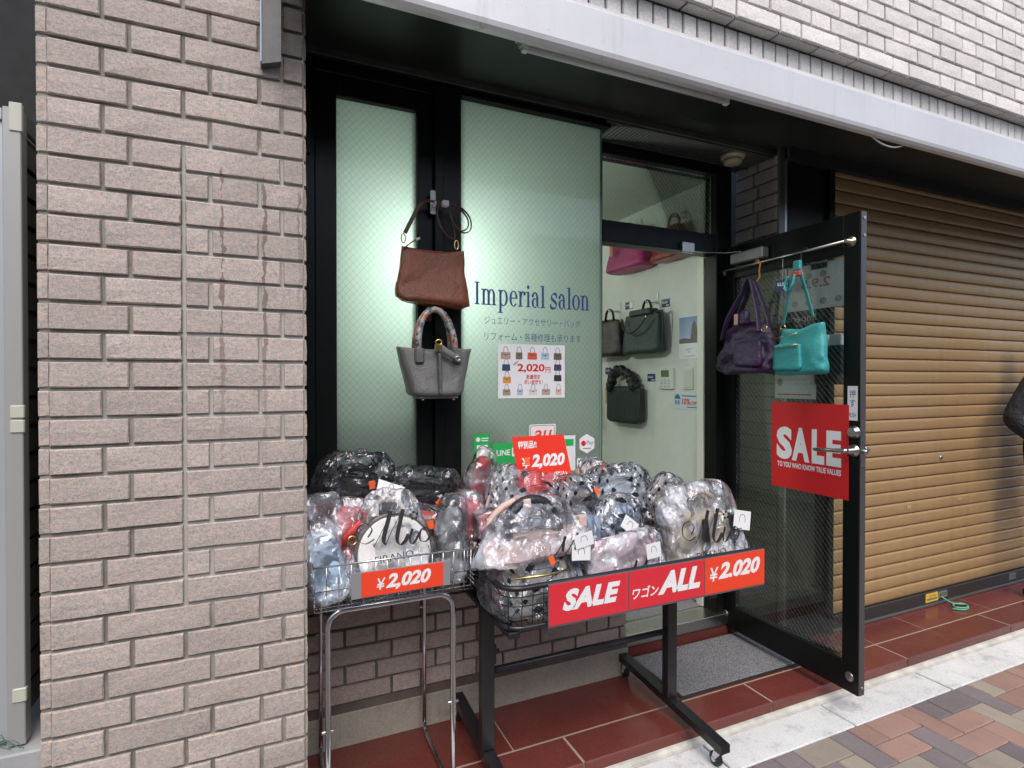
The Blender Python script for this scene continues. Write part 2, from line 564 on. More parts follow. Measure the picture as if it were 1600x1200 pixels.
M_orange = simple('orange_red_board', (0.80, 0.060, 0.022), 0.32)
M_blackprint = simple('black_print', (0.02, 0.02, 0.022), 0.5)
M_greyprint = simple('grey_print', (0.16, 0.16, 0.17), 0.5)
M_blueprint = simple('blue_vinyl', (0.035, 0.065, 0.23), 0.45)
M_navy = simple('navy_print', (0.015, 0.04, 0.12), 0.45)
M_green = simple('green_print', (0.02, 0.42, 0.10), 0.4)
M_orangetag = simple('orange_tag', (0.85, 0.13, 0.03), 0.45)
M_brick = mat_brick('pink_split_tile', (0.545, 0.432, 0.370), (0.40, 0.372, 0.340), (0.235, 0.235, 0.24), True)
M_brick_shaded = mat_brick('pink_split_tile_shaded', (0.47, 0.36, 0.31), (0.34, 0.30, 0.275), (0.26, 0.26, 0.26))  # same tile as the pillar, its colour darkened for the recess shade
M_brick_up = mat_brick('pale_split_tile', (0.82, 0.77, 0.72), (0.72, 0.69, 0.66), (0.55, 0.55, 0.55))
M_mortar = mat_mortar('grey_mortar', (0.22, 0.205, 0.175), (0.34, 0.32, 0.28))
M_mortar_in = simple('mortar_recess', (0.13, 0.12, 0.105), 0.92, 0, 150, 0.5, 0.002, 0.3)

# ------------------------------------------------------------------ brick walls
PZ = 0.0732
JOINT = 0.0095
BR = {}
def brick_mesh(L, H, depth, mat, var, axis='x'):
    """one split-faced tile: rough front, chamfered edges. origin at the lower left back corner; faces -y (axis x) or -x (axis y)"""
    key = (round(L, 3), round(H, 3), mat.name, var, axis)
    if key in BR: return BR[key]
    r = random.Random(hash((round(L * 1000), round(H * 1000), var)))
    mb = MB()
    nx = max(1, min(4, int(L / 0.06)))
    c = 0.0022
    j = lambda a: r.uniform(-a, a)
    outer = []; 
    xs = [c] + [L * i / nx for i in range(1, nx)] + [L - c]
    xsb = [0] + [L * i / nx for i in range(1, nx)] + [L]
    V = {}
    for zi, z in enumerate((0, H)):
        for i, x in enumerate(xsb):
            V['b', zi, i] = mb.bm.verts.new((x, 0, z))
            V['s', zi, i] = mb.bm.verts.new((x + j(.0008), -depth + 0.0035, z + j(.0012)))
    for zi, z in enumerate((c, H / 2, H - c)):
        for i, x in enumerate(xs):
            V['f', zi, i] = mb.bm.verts.new((x + j(.001), -depth - (j(.0010) + (.0007 if zi == 1 else 0)), z + j(.0012)))
    F = lambda *k: mb.bm.faces.new([V[q] for q in k])
    for i in range(nx):
        for zi in range(2):
            F(('f', zi, i), ('f', zi, i + 1), ('f', zi + 1, i + 1), ('f', zi + 1, i))
        F(('s', 0, i), ('s', 0, i + 1), ('f', 0, i + 1), ('f', 0, i))
        F(('f', 2, i), ('f', 2, i + 1), ('s', 1, i + 1), ('s', 1, i))
        F(('b', 0, i), ('b', 0, i + 1), ('s', 0, i + 1), ('s', 0, i))
        F(('s', 1, i), ('s', 1, i + 1), ('b', 1, i + 1), ('b', 1, i))
    F(('s', 0, 0), ('f', 0, 0), ('f', 1, 0), ('f', 2, 0), ('s', 1, 0))
    F(('s', 0, nx), ('s', 1, nx), ('f', 2, nx), ('f', 1, nx), ('f', 0, nx))
    F(('b', 0, 0), ('s', 0, 0), ('s', 1, 0), ('b', 1, 0))
    F(('b', 0, nx), ('b', 1, nx), ('s', 1, nx), ('s', 0, nx))
    if axis == 'y':
        for v in mb.bm.verts: v.co = Vector((v.co.y, -v.co.x, v.co.z))
    me = finish(mb, 'brick', mat)
    BR[key] = me
    return me
def lay(parent, x0, x1, z, y, mat, depth=0.012, H=PZ - JOINT, axis='x'):
    """one brick filling x0..x1 less its joint"""
    L = x1 - x0 - JOINT
    if L < 0.012: return
    L = round(L, 3)
    me = brick_mesh(L, H, depth, mat, rnd.randrange(3), axis)
    dy = rnd.uniform(-.0012, .0012)
    if axis == 'x':
        inst('brick', me, (x0 + JOINT / 2, y + dy, z + JOINT / 2), parent)
    else:
        inst('brick', me, (y + dy, x1 - JOINT / 2, z + JOINT / 2), parent)
LONG, SHORT = 0.243, 0.1215
def flemish(parent, x0, x1, z0, rows, y, mat, phase=0.0, depth=0.012, axis='x'):
    for r in range(rows):
        z = z0 + r * PZ
        x = x0 - (LONG + SHORT) - phase - (0 if r % 2 else (LONG + SHORT) / 2)
        k = 0
        while x < x1:
            L = LONG if k % 2 == 0 else SHORT
            a, b = max(x, x0), min(x + L, x1)
            if b - a > 0.03: lay(parent, a, b, z, y, mat, depth, axis=axis)
            x += L; k += 1

# left pillar --------------------------------------------------------------
pillar = thing('brick_pillar', 'pale pink brick pillar with rust streaks at the left of the shop front', 'pillar', (-0.2, 0.0, 0.0))
mb = MB(); mb.box(-0.518, 0.101, 0.0095, 0.50, 0.0, 3.4)
part('mortar', mb, M_mortar, pillar)
Z0 = 0.859 - 11 * PZ
rows_A = [-0.501, -0.3835, -0.140, -0.017, 0.103]
rows_B = [-0.501, -0.325, -0.204, 0.0415, 0.103]
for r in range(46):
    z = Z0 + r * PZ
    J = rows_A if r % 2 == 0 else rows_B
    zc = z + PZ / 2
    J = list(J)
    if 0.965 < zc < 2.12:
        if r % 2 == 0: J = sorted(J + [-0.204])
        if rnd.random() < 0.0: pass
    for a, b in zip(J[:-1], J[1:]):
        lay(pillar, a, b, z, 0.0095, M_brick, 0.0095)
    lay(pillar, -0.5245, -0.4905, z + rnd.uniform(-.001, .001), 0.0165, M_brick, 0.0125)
# inner flank of the pillar, seen only from further right
flank = [0.0, 0.16, 0.40, 0.46]
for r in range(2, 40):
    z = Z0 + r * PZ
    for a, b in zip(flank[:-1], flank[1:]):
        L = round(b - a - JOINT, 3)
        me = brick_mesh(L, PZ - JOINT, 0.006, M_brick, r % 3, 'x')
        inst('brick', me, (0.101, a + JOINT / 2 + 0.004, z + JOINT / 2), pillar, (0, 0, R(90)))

# wall under the shop window --------------------------------------------------
base = thing('window_base_wall', 'low brown-pink brick wall under the shop window behind the carts', 'wall', (0.85, 0.5, 0.05))
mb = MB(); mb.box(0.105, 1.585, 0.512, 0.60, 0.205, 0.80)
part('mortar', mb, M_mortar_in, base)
flemish(base, 0.105, 1.59, 0.205, 8, 0.512, M_brick_shaded, 0.075, 0.012)
mb = MB(); mb.box(0.105, 1.592, 0.49, 0.60, 0.0, 0.175, 0.002)
part('concrete_curb', mb, mat_speckle('curb_render', (0.36, 0.33, 0.28), (0.29, 0.27, 0.23), (0.2, 0.19, 0.16), 120, 0.55, 0.2, 0.2, 0, (0.6, (0.16, 0.14, 0.11))), base)
mb = MB(); mb.prism([(0.494, 0.1752), (0.60, 0.1752), (0.60, 0.2045), (0.508, 0.2045)], 'yz', 0.105, 1.59)
part('dark_ledge', mb, simple('dirty_brown_ledge', (0.075, 0.055, 0.045), 0.7, 0, 90, 0.5, 0.003, 0.4), base)
mb = MB(); mb.box(0.105, 1.50, 0.47, 0.60, 0.792, 0.83, 0.003)
part('window_sill', mb, M_black, base)

# brick reveal right of the door ------------------------------------------------
ret = thing('brick_reveal', 'dim grey-brown brick reveal wall behind the open glass door', 'wall', (2.53, 0.55, 0.05))
mb = MB(); mb.box(2.512, 2.56, 0.405, 0.80, 0.0, 2.70)
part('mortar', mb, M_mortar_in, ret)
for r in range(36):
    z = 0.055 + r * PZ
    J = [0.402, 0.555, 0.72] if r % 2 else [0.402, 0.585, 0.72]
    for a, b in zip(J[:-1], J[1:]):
        lay(ret, a, b, z, 2.512, M_brick_shaded, 0.012, axis='y')
mb = MB(); mb.box(2.47, 2.512, 0.385, 0.402, 0.05, 2.69, 0.002)
part('steel_edge', mb, simple('dull_steel_edge', (0.12, 0.12, 0.11), 0.35, 0.6), ret)

# wall above the canopy -----------------------------------------------------------
up = thing('upper_brick_wall', 'bright pale brick wall above the grey canopy', 'wall', (3.0, 0.0, 2.7))
mb = MB(); mb.box(0.2, 7.0, 0.012, 0.35, 2.705, 2.918); mb.box(0.2, 7.0, -0.046, 0.35, 2.9185, 4.6)
part('mortar', mb, M_mortar_in, up)
flemish(up, 0.9, 5.2, 2.908, 11, -0.0465, M_brick_up, 0.1, 0.0125)
x = 1.0
while x < 5.6:                                   # soldier course under the overhang
    me = brick_mesh(0.062, 0.19, 0.010, M_brick_up, rnd.randrange(3))
    inst('brick', me, (x, 0.012, 2.712), up)
    x += 0.0715
x = 1.0
while x < 5.4:                                   # tiles on the underside of the overhang
    mb_l = 0.232
    key = 'soffit_tile'
    if key not in BR:
        m2 = MB(); m2.box(0, mb_l, 0, 0.05, -0.008, 0.0005, 0.002); BR[key] = finish(m2, 'brick', M_brick_up)
    inst('brick', BR[key], (x, -0.044, 2.9175), up)
    x += 0.2415

# ------------------------------------------------------------------ ground
mb = MB(); mb.box(-60, 60, -60, 60, -0.30, -0.012)
solo('street', mb, simple('street_base', (0.16, 0.15, 0.14), 0.9, 0, 60, 0.4, 0.003, 0.2), None, None, kind='structure')
strip = thing('kerb_strip', None, None, (2.5, -0.08, 0.0), kind='structure')
M_conc = mat_speckle('pale_concrete', (0.71, 0.72, 0.71), (0.60, 0.61, 0.60), (0.30, 0.29, 0.28), 180, 0.7, 0.1, 0.35, 0.05, (0.75, (0.20, 0.195, 0.19)))
xs = [-1.85, -1.16, -0.47, 0.22, 0.91, 1.60, 2.285, 2.972, 3.645, 4.34, 5.03, 5.72, 6.4]
for a, b in zip(xs[:-1], xs[1:]):
    mb = MB(); mb.box(a + .0045, b - .0045, -0.170, -0.004, -0.05, rnd.uniform(-0.001, 0.001), 0.004)
    part('concrete_block', mb, M_conc, strip)
mb = MB(); mb.prism([(-0.004, -0.02), (0.0335, -0.02), (0.0335, 0.0075), (0.022, 0.0065), (0.010, 0.0)  , (-0.004, -0.001)], 'yz', -1.85, 6.4)
part('mortar_fillet', mb, simple('fillet_mortar', (0.50, 0.49, 0.44), 0.85, 0, 90, 0.5, 0.002, 0.3), strip)
mb = MB(); mb.box(-1.85, 6.4, -0.17, 0.03, -0.06, -0.010)
part('joint_bed', mb, simple('dark_joint', (0.07, 0.065, 0.06), 0.95, 0, 90, 0.5), strip)

paving = thing('paving', None, None, (2.5, -1.0, 0.0), kind='structure')
PC = [mat_speckle('pink_paver', (0.315, 0.195, 0.155), (0.27, 0.165, 0.13), (0.40, 0.30, 0.25), 330, 0.85, 0.06, 0.5, 0.12, (.5, (.15, .115, .10))),
      mat_speckle('dark_paver', (0.180, 0.150, 0.150), (0.145, 0.124, 0.126), (0.30, 0.27, 0.265), 330, 0.85, 0.06, 0.5, 0.14, (.4, (.22, .195, .185))),
      mat_speckle('beige_paver', (0.31, 0.265, 0.215), (0.26, 0.22, 0.18), (0.40, 0.35, 0.29), 330, 0.85, 0.06, 0.5, 0.12, (.5, (.16, .135, .115)))]
GX, GY = 0.1075, 0.1025
PX0, PY0 = 2.22, -0.2855
pm = {}
def paver(nx, ny, ci, cut=0.0):
    k = (nx, ny, ci, cut)
    if k not in pm:
        m = MB(); m.box(0.0021, nx * GX - 0.0021, 0.0021, ny * GY - cut - 0.0021, -0.05, 0.0, 0.0035); pm[k] = finish(m, 'paver', PC[ci])
    return pm[k]
cpick = {}
def pcolor(i, j, hv):
    fixed = {(0, -1, 'h'): 0, (2, -2, 'v'): 1, (3, -1, 'v'): 0, (1, 0, 'h'): 0, (4, -1, 'h'): 0, (4, -2, 'h'): 2, (5, 0, 'h'): 1, (4, 0, 'v'): 1,
             (0, 0, 'v'): 0, (-1, -1, 'v'): 1, (-3, -1, 'h'): 0, (1, -3, 'v'): 1, (1, -2, 'h'): 0, (3, -3, 'h'): 2, (0, -2, 'v'): 1, (6, -1, 'v'): 1, (7, 0, 'v'): 0}
    if (i, j, hv) in fixed: return fixed[i, j, hv]
    return rnd.choices((0, 1, 2), (0.45, 0.33, 0.22))[0]
# herringbone: row 0 is the one touching the kerb strip
n_pav = 0
for j in range(0, -14, -1):
    for i in range(-14, 26):
        c = (i - j) % 4
        x = PX0 + i * GX; y = PY0 + j * GY
        if x < 0.6 or x > 4.6 or c in (2, 3) or n_pav >= 298: continue
        dz = rnd.uniform(-.0012, .0008)
        if c == 1:      # lies along x
            inst('paver', paver(2, 1, pcolor(i, j, 'h'), -0.0125 if j == 0 else 0), (x, y, dz), paving)
        else:           # stands along y: this cell and the one above, cut at the strip
            inst('paver', paver(1, 1 if j == 0 else 2, pcolor(i, j, 'v'), -0.0125 if j >= -1 else 0), (x, y, dz), paving)
        n_pav += 1
mb = MB(); mb.box(-8, 12, -9, -0.1705, -0.06, -0.006)
part('joint_sand', mb, simple('joint_sand', (0.13, 0.12, 0.11), 0.95, 0, 200, 0.6, 0.002, 0.25), paving)

step = thing('entrance_step', None, None, (2.5, 0.3, 0.0), kind='structure')
M_tile = mat_speckle('red_granite', (0.150, 0.034, 0.027), (0.100, 0.024, 0.020), (0.22, 0.075, 0.058), 330, 0.20, 0.11, 0.08, 0.12, (0.45, (0.135, 0.060, 0.048)))
M_grout = simple('tile_grout', (0.30, 0.25, 0.19), 0.9, 0, 200, 0.4)
fx = [-0.84, 0.115, 1.072, 2.031, 2.976, 3.922, 4.87, 5.8]
for a, b in zip(fx[:-1], fx[1:]):
    mb = MB(); mb.box(a + .002, b - .002, 0.034, 0.198, 0.005, 0.050, 0.004)
    part('tile', mb, M_tile, step)
bx_ = [-0.64, 0.115, 0.859, 1.605, 2.30, 2.98, 3.418, 4.09, 4.78, 5.5]
for a, b in zip(bx_[:-1], bx_[1:]):
    mb = MB(); mb.box(a + .002, b - .002, 0.203, 0.62 if 1.59 < a < 2.4 else (0.488 if a < 1.6 else 0.60), 0.005, 0.050, 0.0015)
    part('tile', mb, M_tile, step)
mb = MB(); mb.box(-0.84, 5.8, 0.040, 0.62, -0.05, 0.0488)
part('grout', mb, M_grout, step)
mb = MB(); mb.box(1.594, 2.46, 0.612, 0.66, 0.051, 0.112, 0.002)
part('tile', mb, M_tile, step)
mb = MB(); mb.box(1.594, 2.40, 0.600, 0.72, 0.1125, 0.172, 0.003)
part('threshold', mb, M_steel, step)

# mats
def mat_mat():
    b = NB('grey_loop_mat')
    p = b.pos()
    n1 = b.noise(260, 3, 0.8, p)
    c = b.mix(b.ramp(n1, 0.38, 0.62), (0.045, 0.046, 0.052), (0.40, 0.40, 0.43))
    return b.done(b.pbsdf(c, 0.95, 0, b.bump(n1, 1.0, 0.006), 0.1))
M_mat = mat_mat()
m_o = thing('door_mat', 'speckled grey door mat lying on the red tiles in the doorway', 'door mat', (2.03, 0.41, 0.05))
mb = MB(); mb.box(1.690, 2.400, 0.222, 0.592, 0.0512, 0.0605, 0.003); part('pile', mb, M_mat, m_o)
mb = MB(); mb.box(1.678, 2.412, 0.210, 0.604, 0.0506, 0.056, 0.0015); part('rubber_edge', mb, M_blackmatt, m_o)

# ------------------------------------------------------------------ shop interior
M_wall_in = simple('greenish_white_wall', (0.62, 0.64, 0.58), 0.8, 0, 120, 0.15, 0.001, 0.05)
mb = MB(); mb.box(2.302, 2.40, 0.725, 3.4, 0.17, 2.62)
solo('interior_side_wall', mb, M_wall_in, None, None, (2.35, 2, 0.17), kind='structure')
mb = MB(); mb.box(-0.5, 2.302, 3.3, 3.4, 0.17, 2.62)
solo('interior_back_wall', mb, M_wall_in, None, None, (1, 3.35, 0.17), kind='structure')
mb = MB(); mb.box(-0.6, -0.5, 0.6, 3.4, 0.17, 2.62)
solo('interior_left_wall', mb, M_wall_in, None, None, (-0.55, 2, 0.17), kind='structure')
mb = MB(); mb.box(-0.6, 2.40, 0.725, 3.4, 2.6, 2.66)
solo('interior_ceiling', mb, simple('interior_ceiling_board', (0.58, 0.58, 0.54), 0.85, 0, 90, 0.2), None, None, (1, 2, 2.6), kind='structure')
mb = MB(); mb.box(-0.6, 2.40, 0.722, 3.4, 0.05, 0.165)
solo('interior_floor', mb, simple('interior_floor_tile', (0.25, 0.23, 0.2), 0.4, 0, None, var=0.1), None, None, (1, 2, 0.05), kind='structure')
mb = MB(); mb.box(-0.6, 0.104, 0.5, 0.74, 0.0, 2.7); 
solo('interior_front_wall', mb, M_wall_in, None, None, (-0.25, 0.6, 0), kind='structure')
mb = MB(); mb.box(1.745, 2.29, 0.74, 1.5, 0.166, 0.174, 0.002)
solo('inner_mat', mb, M_mat, 'dark mat on the shop floor just inside the threshold', 'door mat', (2.0, 1.1, 0.166))
mb = MB(); mb.box(2.27, 2.3015, 0.726, 0.775, 0.172, 2.16, 0.002)
solo('door_lining', mb, simple('pale_lining', (0.66, 0.66, 0.56), 0.5), 'pale vertical lining strip at the inner edge of the doorway', 'door lining', (2.285, 0.75, 0.172))

# lamp that glows through the frosted panes, and a second ceiling lamp deeper in the shop
def shop_lamp(name, loc, r, power, label, colr=(0.90, 1.0, 0.92)):
    t = thing(name, label, 'lamp', loc)
    m = MB(); m.lathe([(r * .25, r * 1.1), (r * .55, r * .95), (r * .95, r * .45), (r, 0), (r * .8, -r * .6), (r * .3, -r * .95)], loc, 'z', 16)
    part('lamp_globe', m, mat_emit(name + '_glow', colr, 6.0), t, smooth=True)
    m = MB(); m.tube([Vector(loc) + Vector((0, 0, r * 1.1)), (loc[0], loc[1], 2.6)], 0.006); part('lamp_rod', m, M_steel, t)
    ld = bpy.data.lights.new('lamp_light', 'POINT'); ld.energy = power; ld.color = colr; ld.shadow_soft_size = r * 1.3
    lo = link(bpy.data.objects.new('lamp_light', ld)); lo.parent = t; lo.location = (0, 0, -r * 1.2) if False else (0, 0, 0)
    m_ = t.children[0]
    m_.visible_shadow = True
    lo.location = (0, 0, -r * 1.6)
    return t
shop_lamp('pendant_lamp', (0.635, 0.81, 2.02), 0.040, 19, 'round lamp glowing behind the frosted window beside the black mullion')
shop_lamp('ceiling_lamp', (1.15, 2.3, 2.42), 0.09, 6, 'ceiling lamp deep inside the shop')

cab = thing('display_cabinet', 'grey cabinet standing close behind the left frosted pane', 'cabinet', (0.5, 0.63, 0.17))
mb = MB(); mb.box(0.27, 0.80, 0.645, 0.80, 0.17, 1.60, 0.02); part('carcass', mb, simple('cabinet_grey', (0.32, 0.33, 0.31), 0.5), cab)
mb = MB(); mb.box(0.28, 0.79, 0.634, 0.644, 0.25, 1.54, 0.002); part('back_board', mb, simple('cabinet_back', (0.26, 0.26, 0.25), 0.6), cab)

# ------------------------------------------------------------------ shop window
win = thing('shop_window', 'tall black framed window with two frosted wire glass panes and blue shop lettering', 'window', (0.85, 0.5, 0.83))
mb = MB()
mb.box(0.105, 0.165, 0.455, 0.56, 0.83, 2.66, 0.002)
part('frame_jamb', mb, M_black, win)
mb = MB(); mb.box(0.166, 0.244, 0.470, 0.55, 0.90, 2.62, 0.003); part('sash_stile', mb, M_black, win)
mb = MB(); mb.box(0.556, 0.62, 0.470, 0.55, 0.90, 2.62, 0.003); part('sash_stile', mb, M_black, win)
mb = MB(); mb.box(0.244, 0.556, 0.471, 0.55, 2.545, 2.62, 0.003); part('sash_rail', mb, M_black, win)
mb = MB(); mb.box(0.244, 0.556, 0.471, 0.55, 0.90, 0.99, 0.003); part('sash_rail', mb, M_black, win)
mb = MB(); mb.box(0.621, 0.658, 0.445, 0.56, 0.83, 2.66, 0.002); mb.box(0.6585, 0.735, 0.455, 0.56, 0.83, 2.66, 0.002); part('mullion', mb, M_black, win)
mb = MB(); mb.box(0.166, 0.62, 0.46, 0.56, 2.6205, 2.66, 0.002); part('frame_head', mb, M_black, win)
mb = MB(); mb.box(0.7355, 1.47, 0.46, 0.56, 2.64, 2.66, 0.001); part('frame_head', mb, M_black, win)
mb = MB(); mb.box(0.166, 0.62, 0.455, 0.56, 0.83, 0.899, 0.002); part('frame_sill', mb, M_black, win)
mb = MB(); mb.box(0.7355, 1.44, 0.455, 0.56, 0.83, 0.91, 0.002); part('frame_sill', mb, M_black, win)
M_frost = mat_wireglass('frosted_wire_glass', 0, 0.030, (0.72, 0.80, 0.75), True)
mb = MB(); mb.box(0.242, 0.558, 0.497, 0.504, 0.985, 2.55); part('pane', mb, M_frost, win)
pane = MB(); pane.box(0.733, 1.432, 0.497, 0.504, 0.905, 2.645); pane_o = part('pane', pane, M_frost, win)
mb = MB(); mb.box(1.4325, 1.442, 0.494, 0.507, 0.905, 2.645, 0.002)
part('glass_edge', mb, simple('green_glass_edge', (0.16, 0.24, 0.20), 0.25), win)
mb = MB(); mb.box(0.135, 0.150, 0.440, 0.4555, 2.30, 2.52, 0.002); part('latch_bar', mb, M_blackmatt, win)

# blue serif lettering
def serif(mb, textw, x, y, xh, O, U, V, off):
    S, h, asc = 0.20, 0.075, 1.46
    k = xh
    cx = [x]
    def rect(x0, y0, x1, y1):
        STG[0] = (STG[0] + 1) % 12
        put_rect(mb, (cx[0] + x0 * k, y + y0 * k, cx[0] + x1 * k, y + y1 * k), O, U, V, off + STG[0] * 4e-5)
    def arc(c, rx, ry, a0, a1, th=S, hh=h, n=22):
        STG[0] = (STG[0] + 1) % 12
        l = off + STG[0] * 4e-5
        Ov, Uv, Vv = Vector(O), Vector(U), Vector(V); N = Uv.cross(Vv).normalized()
        prev = None
        for i in range(n + 1):
            a = math.radians(a0 + (a1 - a0) * i / n)
            pts = [(c[0] + rx * math.cos(a), c[1] + ry * math.sin(a)), (c[0] + (rx - th) * math.cos(a), c[1] + (ry - hh) * math.sin(a))]
            cur = [mb.bm.verts.new(Ov + Uv * (cx[0] + p[0] * k) + Vv * (y + p[1] * k) + N * l) for p in pts]
            if prev: mb.bm.faces.new((prev[0], cur[0], cur[1], prev[1]))
            prev = cur
    def dot(c, r, n=14):
        STG[0] = (STG[0] + 1) % 12
        put_poly(mb, [(cx[0] + (c[0] + r * math.cos(2 * math.pi * i / n)) * k, y + (c[1] + r * math.sin(2 * math.pi * i / n)) * k) for i in range(n)], O, U, V, off + STG[0] * 4e-5)
    def stem(x0, y0, y1, top='l', bot=True):
        rect(x0, y0, x0 + S, y1)
        if bot: rect(x0 - .11, y0, x0 + S + .11, y0 + h)
        if top == 'l': rect(x0 - .13, y1 - h, x0 + S * .5, y1)
        if top == 'b': rect(x0 - .12, y1 - h, x0 + S + .12, y1)
    adv = {'I': .62, 'm': 1.50, 'p': .98, 'e': .86, 'r': .72, 'i': .48, 'a': .92, 'l': .48, 's': .76, 'o': .92, 'n': .98, ' ': .45}
    for ch in textw:
        if ch == 'I': stem(.16, 0, 1.42, 'b')
        elif ch == 'm':
            stem(.12, 0, 1.0)
            for q in (0, .47):
                arc((.43 + q, .62), .335, .40, 5, 175, S, .09); stem(.56 + q, 0, .66, None)
        elif ch == 'n':
            stem(.12, 0, 1.0); arc((.45, .62), .345, .40, 5, 175, S, .09); stem(.59, 0, .66, None)
        elif ch == 'p':
            stem(.12, -.46, 1.0); arc((.48, .5), .42, .52, -150, 150, S, h)
        elif ch == 'e':
            arc((.44, .5), .38, .52, 0, 320, S, h); rect(.20, .50, .80, .50 + h)
        elif ch == 'r':
            stem(.12, 0, 1.0); arc((.50, .64), .30, .38, 60, 175, .16, .09); dot((.60, .86), .12)
        elif ch == 'i':
            stem(.14, 0, 1.0); dot((.23, 1.30), .125)
        elif ch == 'a':
            arc((.40, .62), .32, .40, 0, 150, S, .09); rect(.52, .1, .72, .65); arc((.40, .30), .32, .32, 60, 300, S, h)
            arc((.78, .14), .16, .16, 180, 300, .09, .06); dot((.18, .76), .11)
        elif ch == 'l': stem(.14, 0, asc)
        elif ch == 'o': arc((.46, .5), .40, .52, 0, 360, S, h, 30)
        elif ch == 's':
            put_stroke(mb, [(cx[0] + a * k, y + b_ * k) for a, b_ in ((.63, .72), (.60, .95), (.36, .98), (.16, .82), (.22, .62), (.46, .48), (.62, .30), (.54, .06), (.28, .02), (.10, .10), (.08, .30))], .20 * k, .075 * k, O, U, V, off, True, -40)
            rect(.60, .68, .66, 1.0); rect(.07, 0, .13, .34)
        cx[0] += adv[ch] * k
    return cx[0]
mb = MB()
O, U, V = (0.0, 0.4968, 0.0), (1, 0, 0), (0, 0, 1)
end = serif(mb, 'Imperial salon', 0, 0, 1.0, (0, 0, 0), (1, 0, 0), (0, 0, 1), 0)
sc = (1.378 - 0.806) / end
for v in mb.bm.verts:
    v.co = Vector((0.806 + v.co.x * sc, 0.4966 + v.co.y * 1.0, 1.788 + v.co.z * sc * 1.32))
part('shop_name_lettering', mb, M_blueprint, win, label='blue serif lettering reading Imperial salon', recalc=False)
mb = MB()
put_text(mb, 'ジュエリー・アクセサリー・バッグ', (0.853, 1.707, 1.327, 1.740), O, U, V, 0, -0.006)
put_text(mb, 'リフォーム・各種修理も承ります', (0.853, 1.637, 1.330, 1.673), O, U, V, 0, -0.006)
part('services_lettering', mb, M_blueprint, win, label='two lines of small blue Japanese lettering', recalc=False)

# poster with bags
def bag_icon(mb_by, kind, cxx, cy, s, colr, O, U, V, off):
    m = mb_by.setdefault(colr, MB())
    wv = {0: 1.0, 1: .8, 2: 1.15}[kind]
    put_poly(m, [(cxx - .5 * s * wv, cy + .3 * s), (cxx - .55 * s * wv, cy - .42 * s), (cxx - .45 * s * wv, cy - .5 * s), (cxx + .45 * s * wv, cy - .5 * s), (cxx + .55 * s * wv, cy - .42 * s), (cxx + .5 * s * wv, cy + .3 * s)], O, U, V, off)
    md = mb_by.setdefault((.05, .04, .04), MB())
    put_stroke(md, [(cxx - .28 * s, cy + .25 * s), (cxx - .22 * s, cy + .75 * s), (cxx, cy + .95 * s), (cxx + .22 * s, cy + .75 * s), (cxx + .28 * s, cy + .25 * s)], .05 * s, .05 * s, O, U, V, off + .0002, True, 90, 4)
    put_stroke(md, [(cxx - .5 * s * wv, cy + .12 * s), (cxx, cy + .02 * s), (cxx + .5 * s * wv, cy + .12 * s)], .05 * s, .05 * s, O, U, V, off + .0002, True, 90, 4)
    put_rect(md, (cxx - .08 * s, cy - .08 * s, cxx + .08 * s, cy + .06 * s), O, U, V, off + .0006)
pos = thing('price_poster', 'white poster of little bag pictures with a red price on the frosted pane', 'poster', (1.078, 0.494, 1.386))
mb = MB(); mb.box(0.914, 1.243, 0.4930, 0.4955, 1.386, 1.623, 0.0004); part('sheet', mb, M_paper, pos)
O, U, V = (0.914, 0.4925, 1.386), (1, 0, 0), (0, 0, 1)
ic = {}
pc = [(.42, .31, .24), (.20, .13, .09), (.62, .10, .04), (.38, .52, .60), (.14, .11, .08)]
for i, c in enumerate(pc): bag_icon(ic, (2, 1, 2, 0, 0)[i], 0.036 + i * 0.064, 0.190, 0.038, c, O, U, V, 0)
for i, c in enumerate([(.34, .27, .18), (.42, .50, .60), (.66, .64, .58), (.45, .34, .25), (.66, .46, .36)]): bag_icon(ic, (0, 1, 2, 2, 1)[i], 0.040 + i * 0.064, 0.030, 0.034, c, O, U, V, 0)
for k, (px_, py_, c) in enumerate([(0.038, 0.138, (.03, .06, .14)), (0.042, 0.084, (.66, .30, .06)), (0.292, 0.140, (.06, .05, .13)), (0.292, 0.092, (.03, .03, .03))]): bag_icon(ic, 0, px_, py_, 0.036, c, O, U, V, 0)
for c, m in ic.items():
    part('bag_picture', m, simple('ink_%02d_%02d_%02d' % tuple(int(99 * q) for q in c), c, 0.6), pos, kind='stuff' if c == (.05, .04, .04) else None, recalc=False)
mb = MB()
put_text(mb, '2,020', (0.092, 0.112, 0.226, 0.152), O, U, V, 0, 0.03)
put_text(mb, '円', (0.230, 0.112, 0.255, 0.138), O, U, V, 0, 0.02)
put_text(mb, '数量限定', (0.134, 0.084, 0.205, 0.104), O, U, V, 0, 0.012, 0.2)
put_text(mb, '早い者勝ち!', (0.124, 0.060, 0.216, 0.081), O, U, V, 0, 0.012, 0.2)
part('price_lettering', mb, M_redprint, pos, recalc=False)
mb = MB()
for q in range(4): put_stroke(mb, [(0.072 + q * .006, 0.142 + q * .004), (0.078 + q * .006, 0.154 + q * .004)], .002, .002, O, U, V, 0, False)
part('flourish', mb, M_navy, pos, recalc=False)

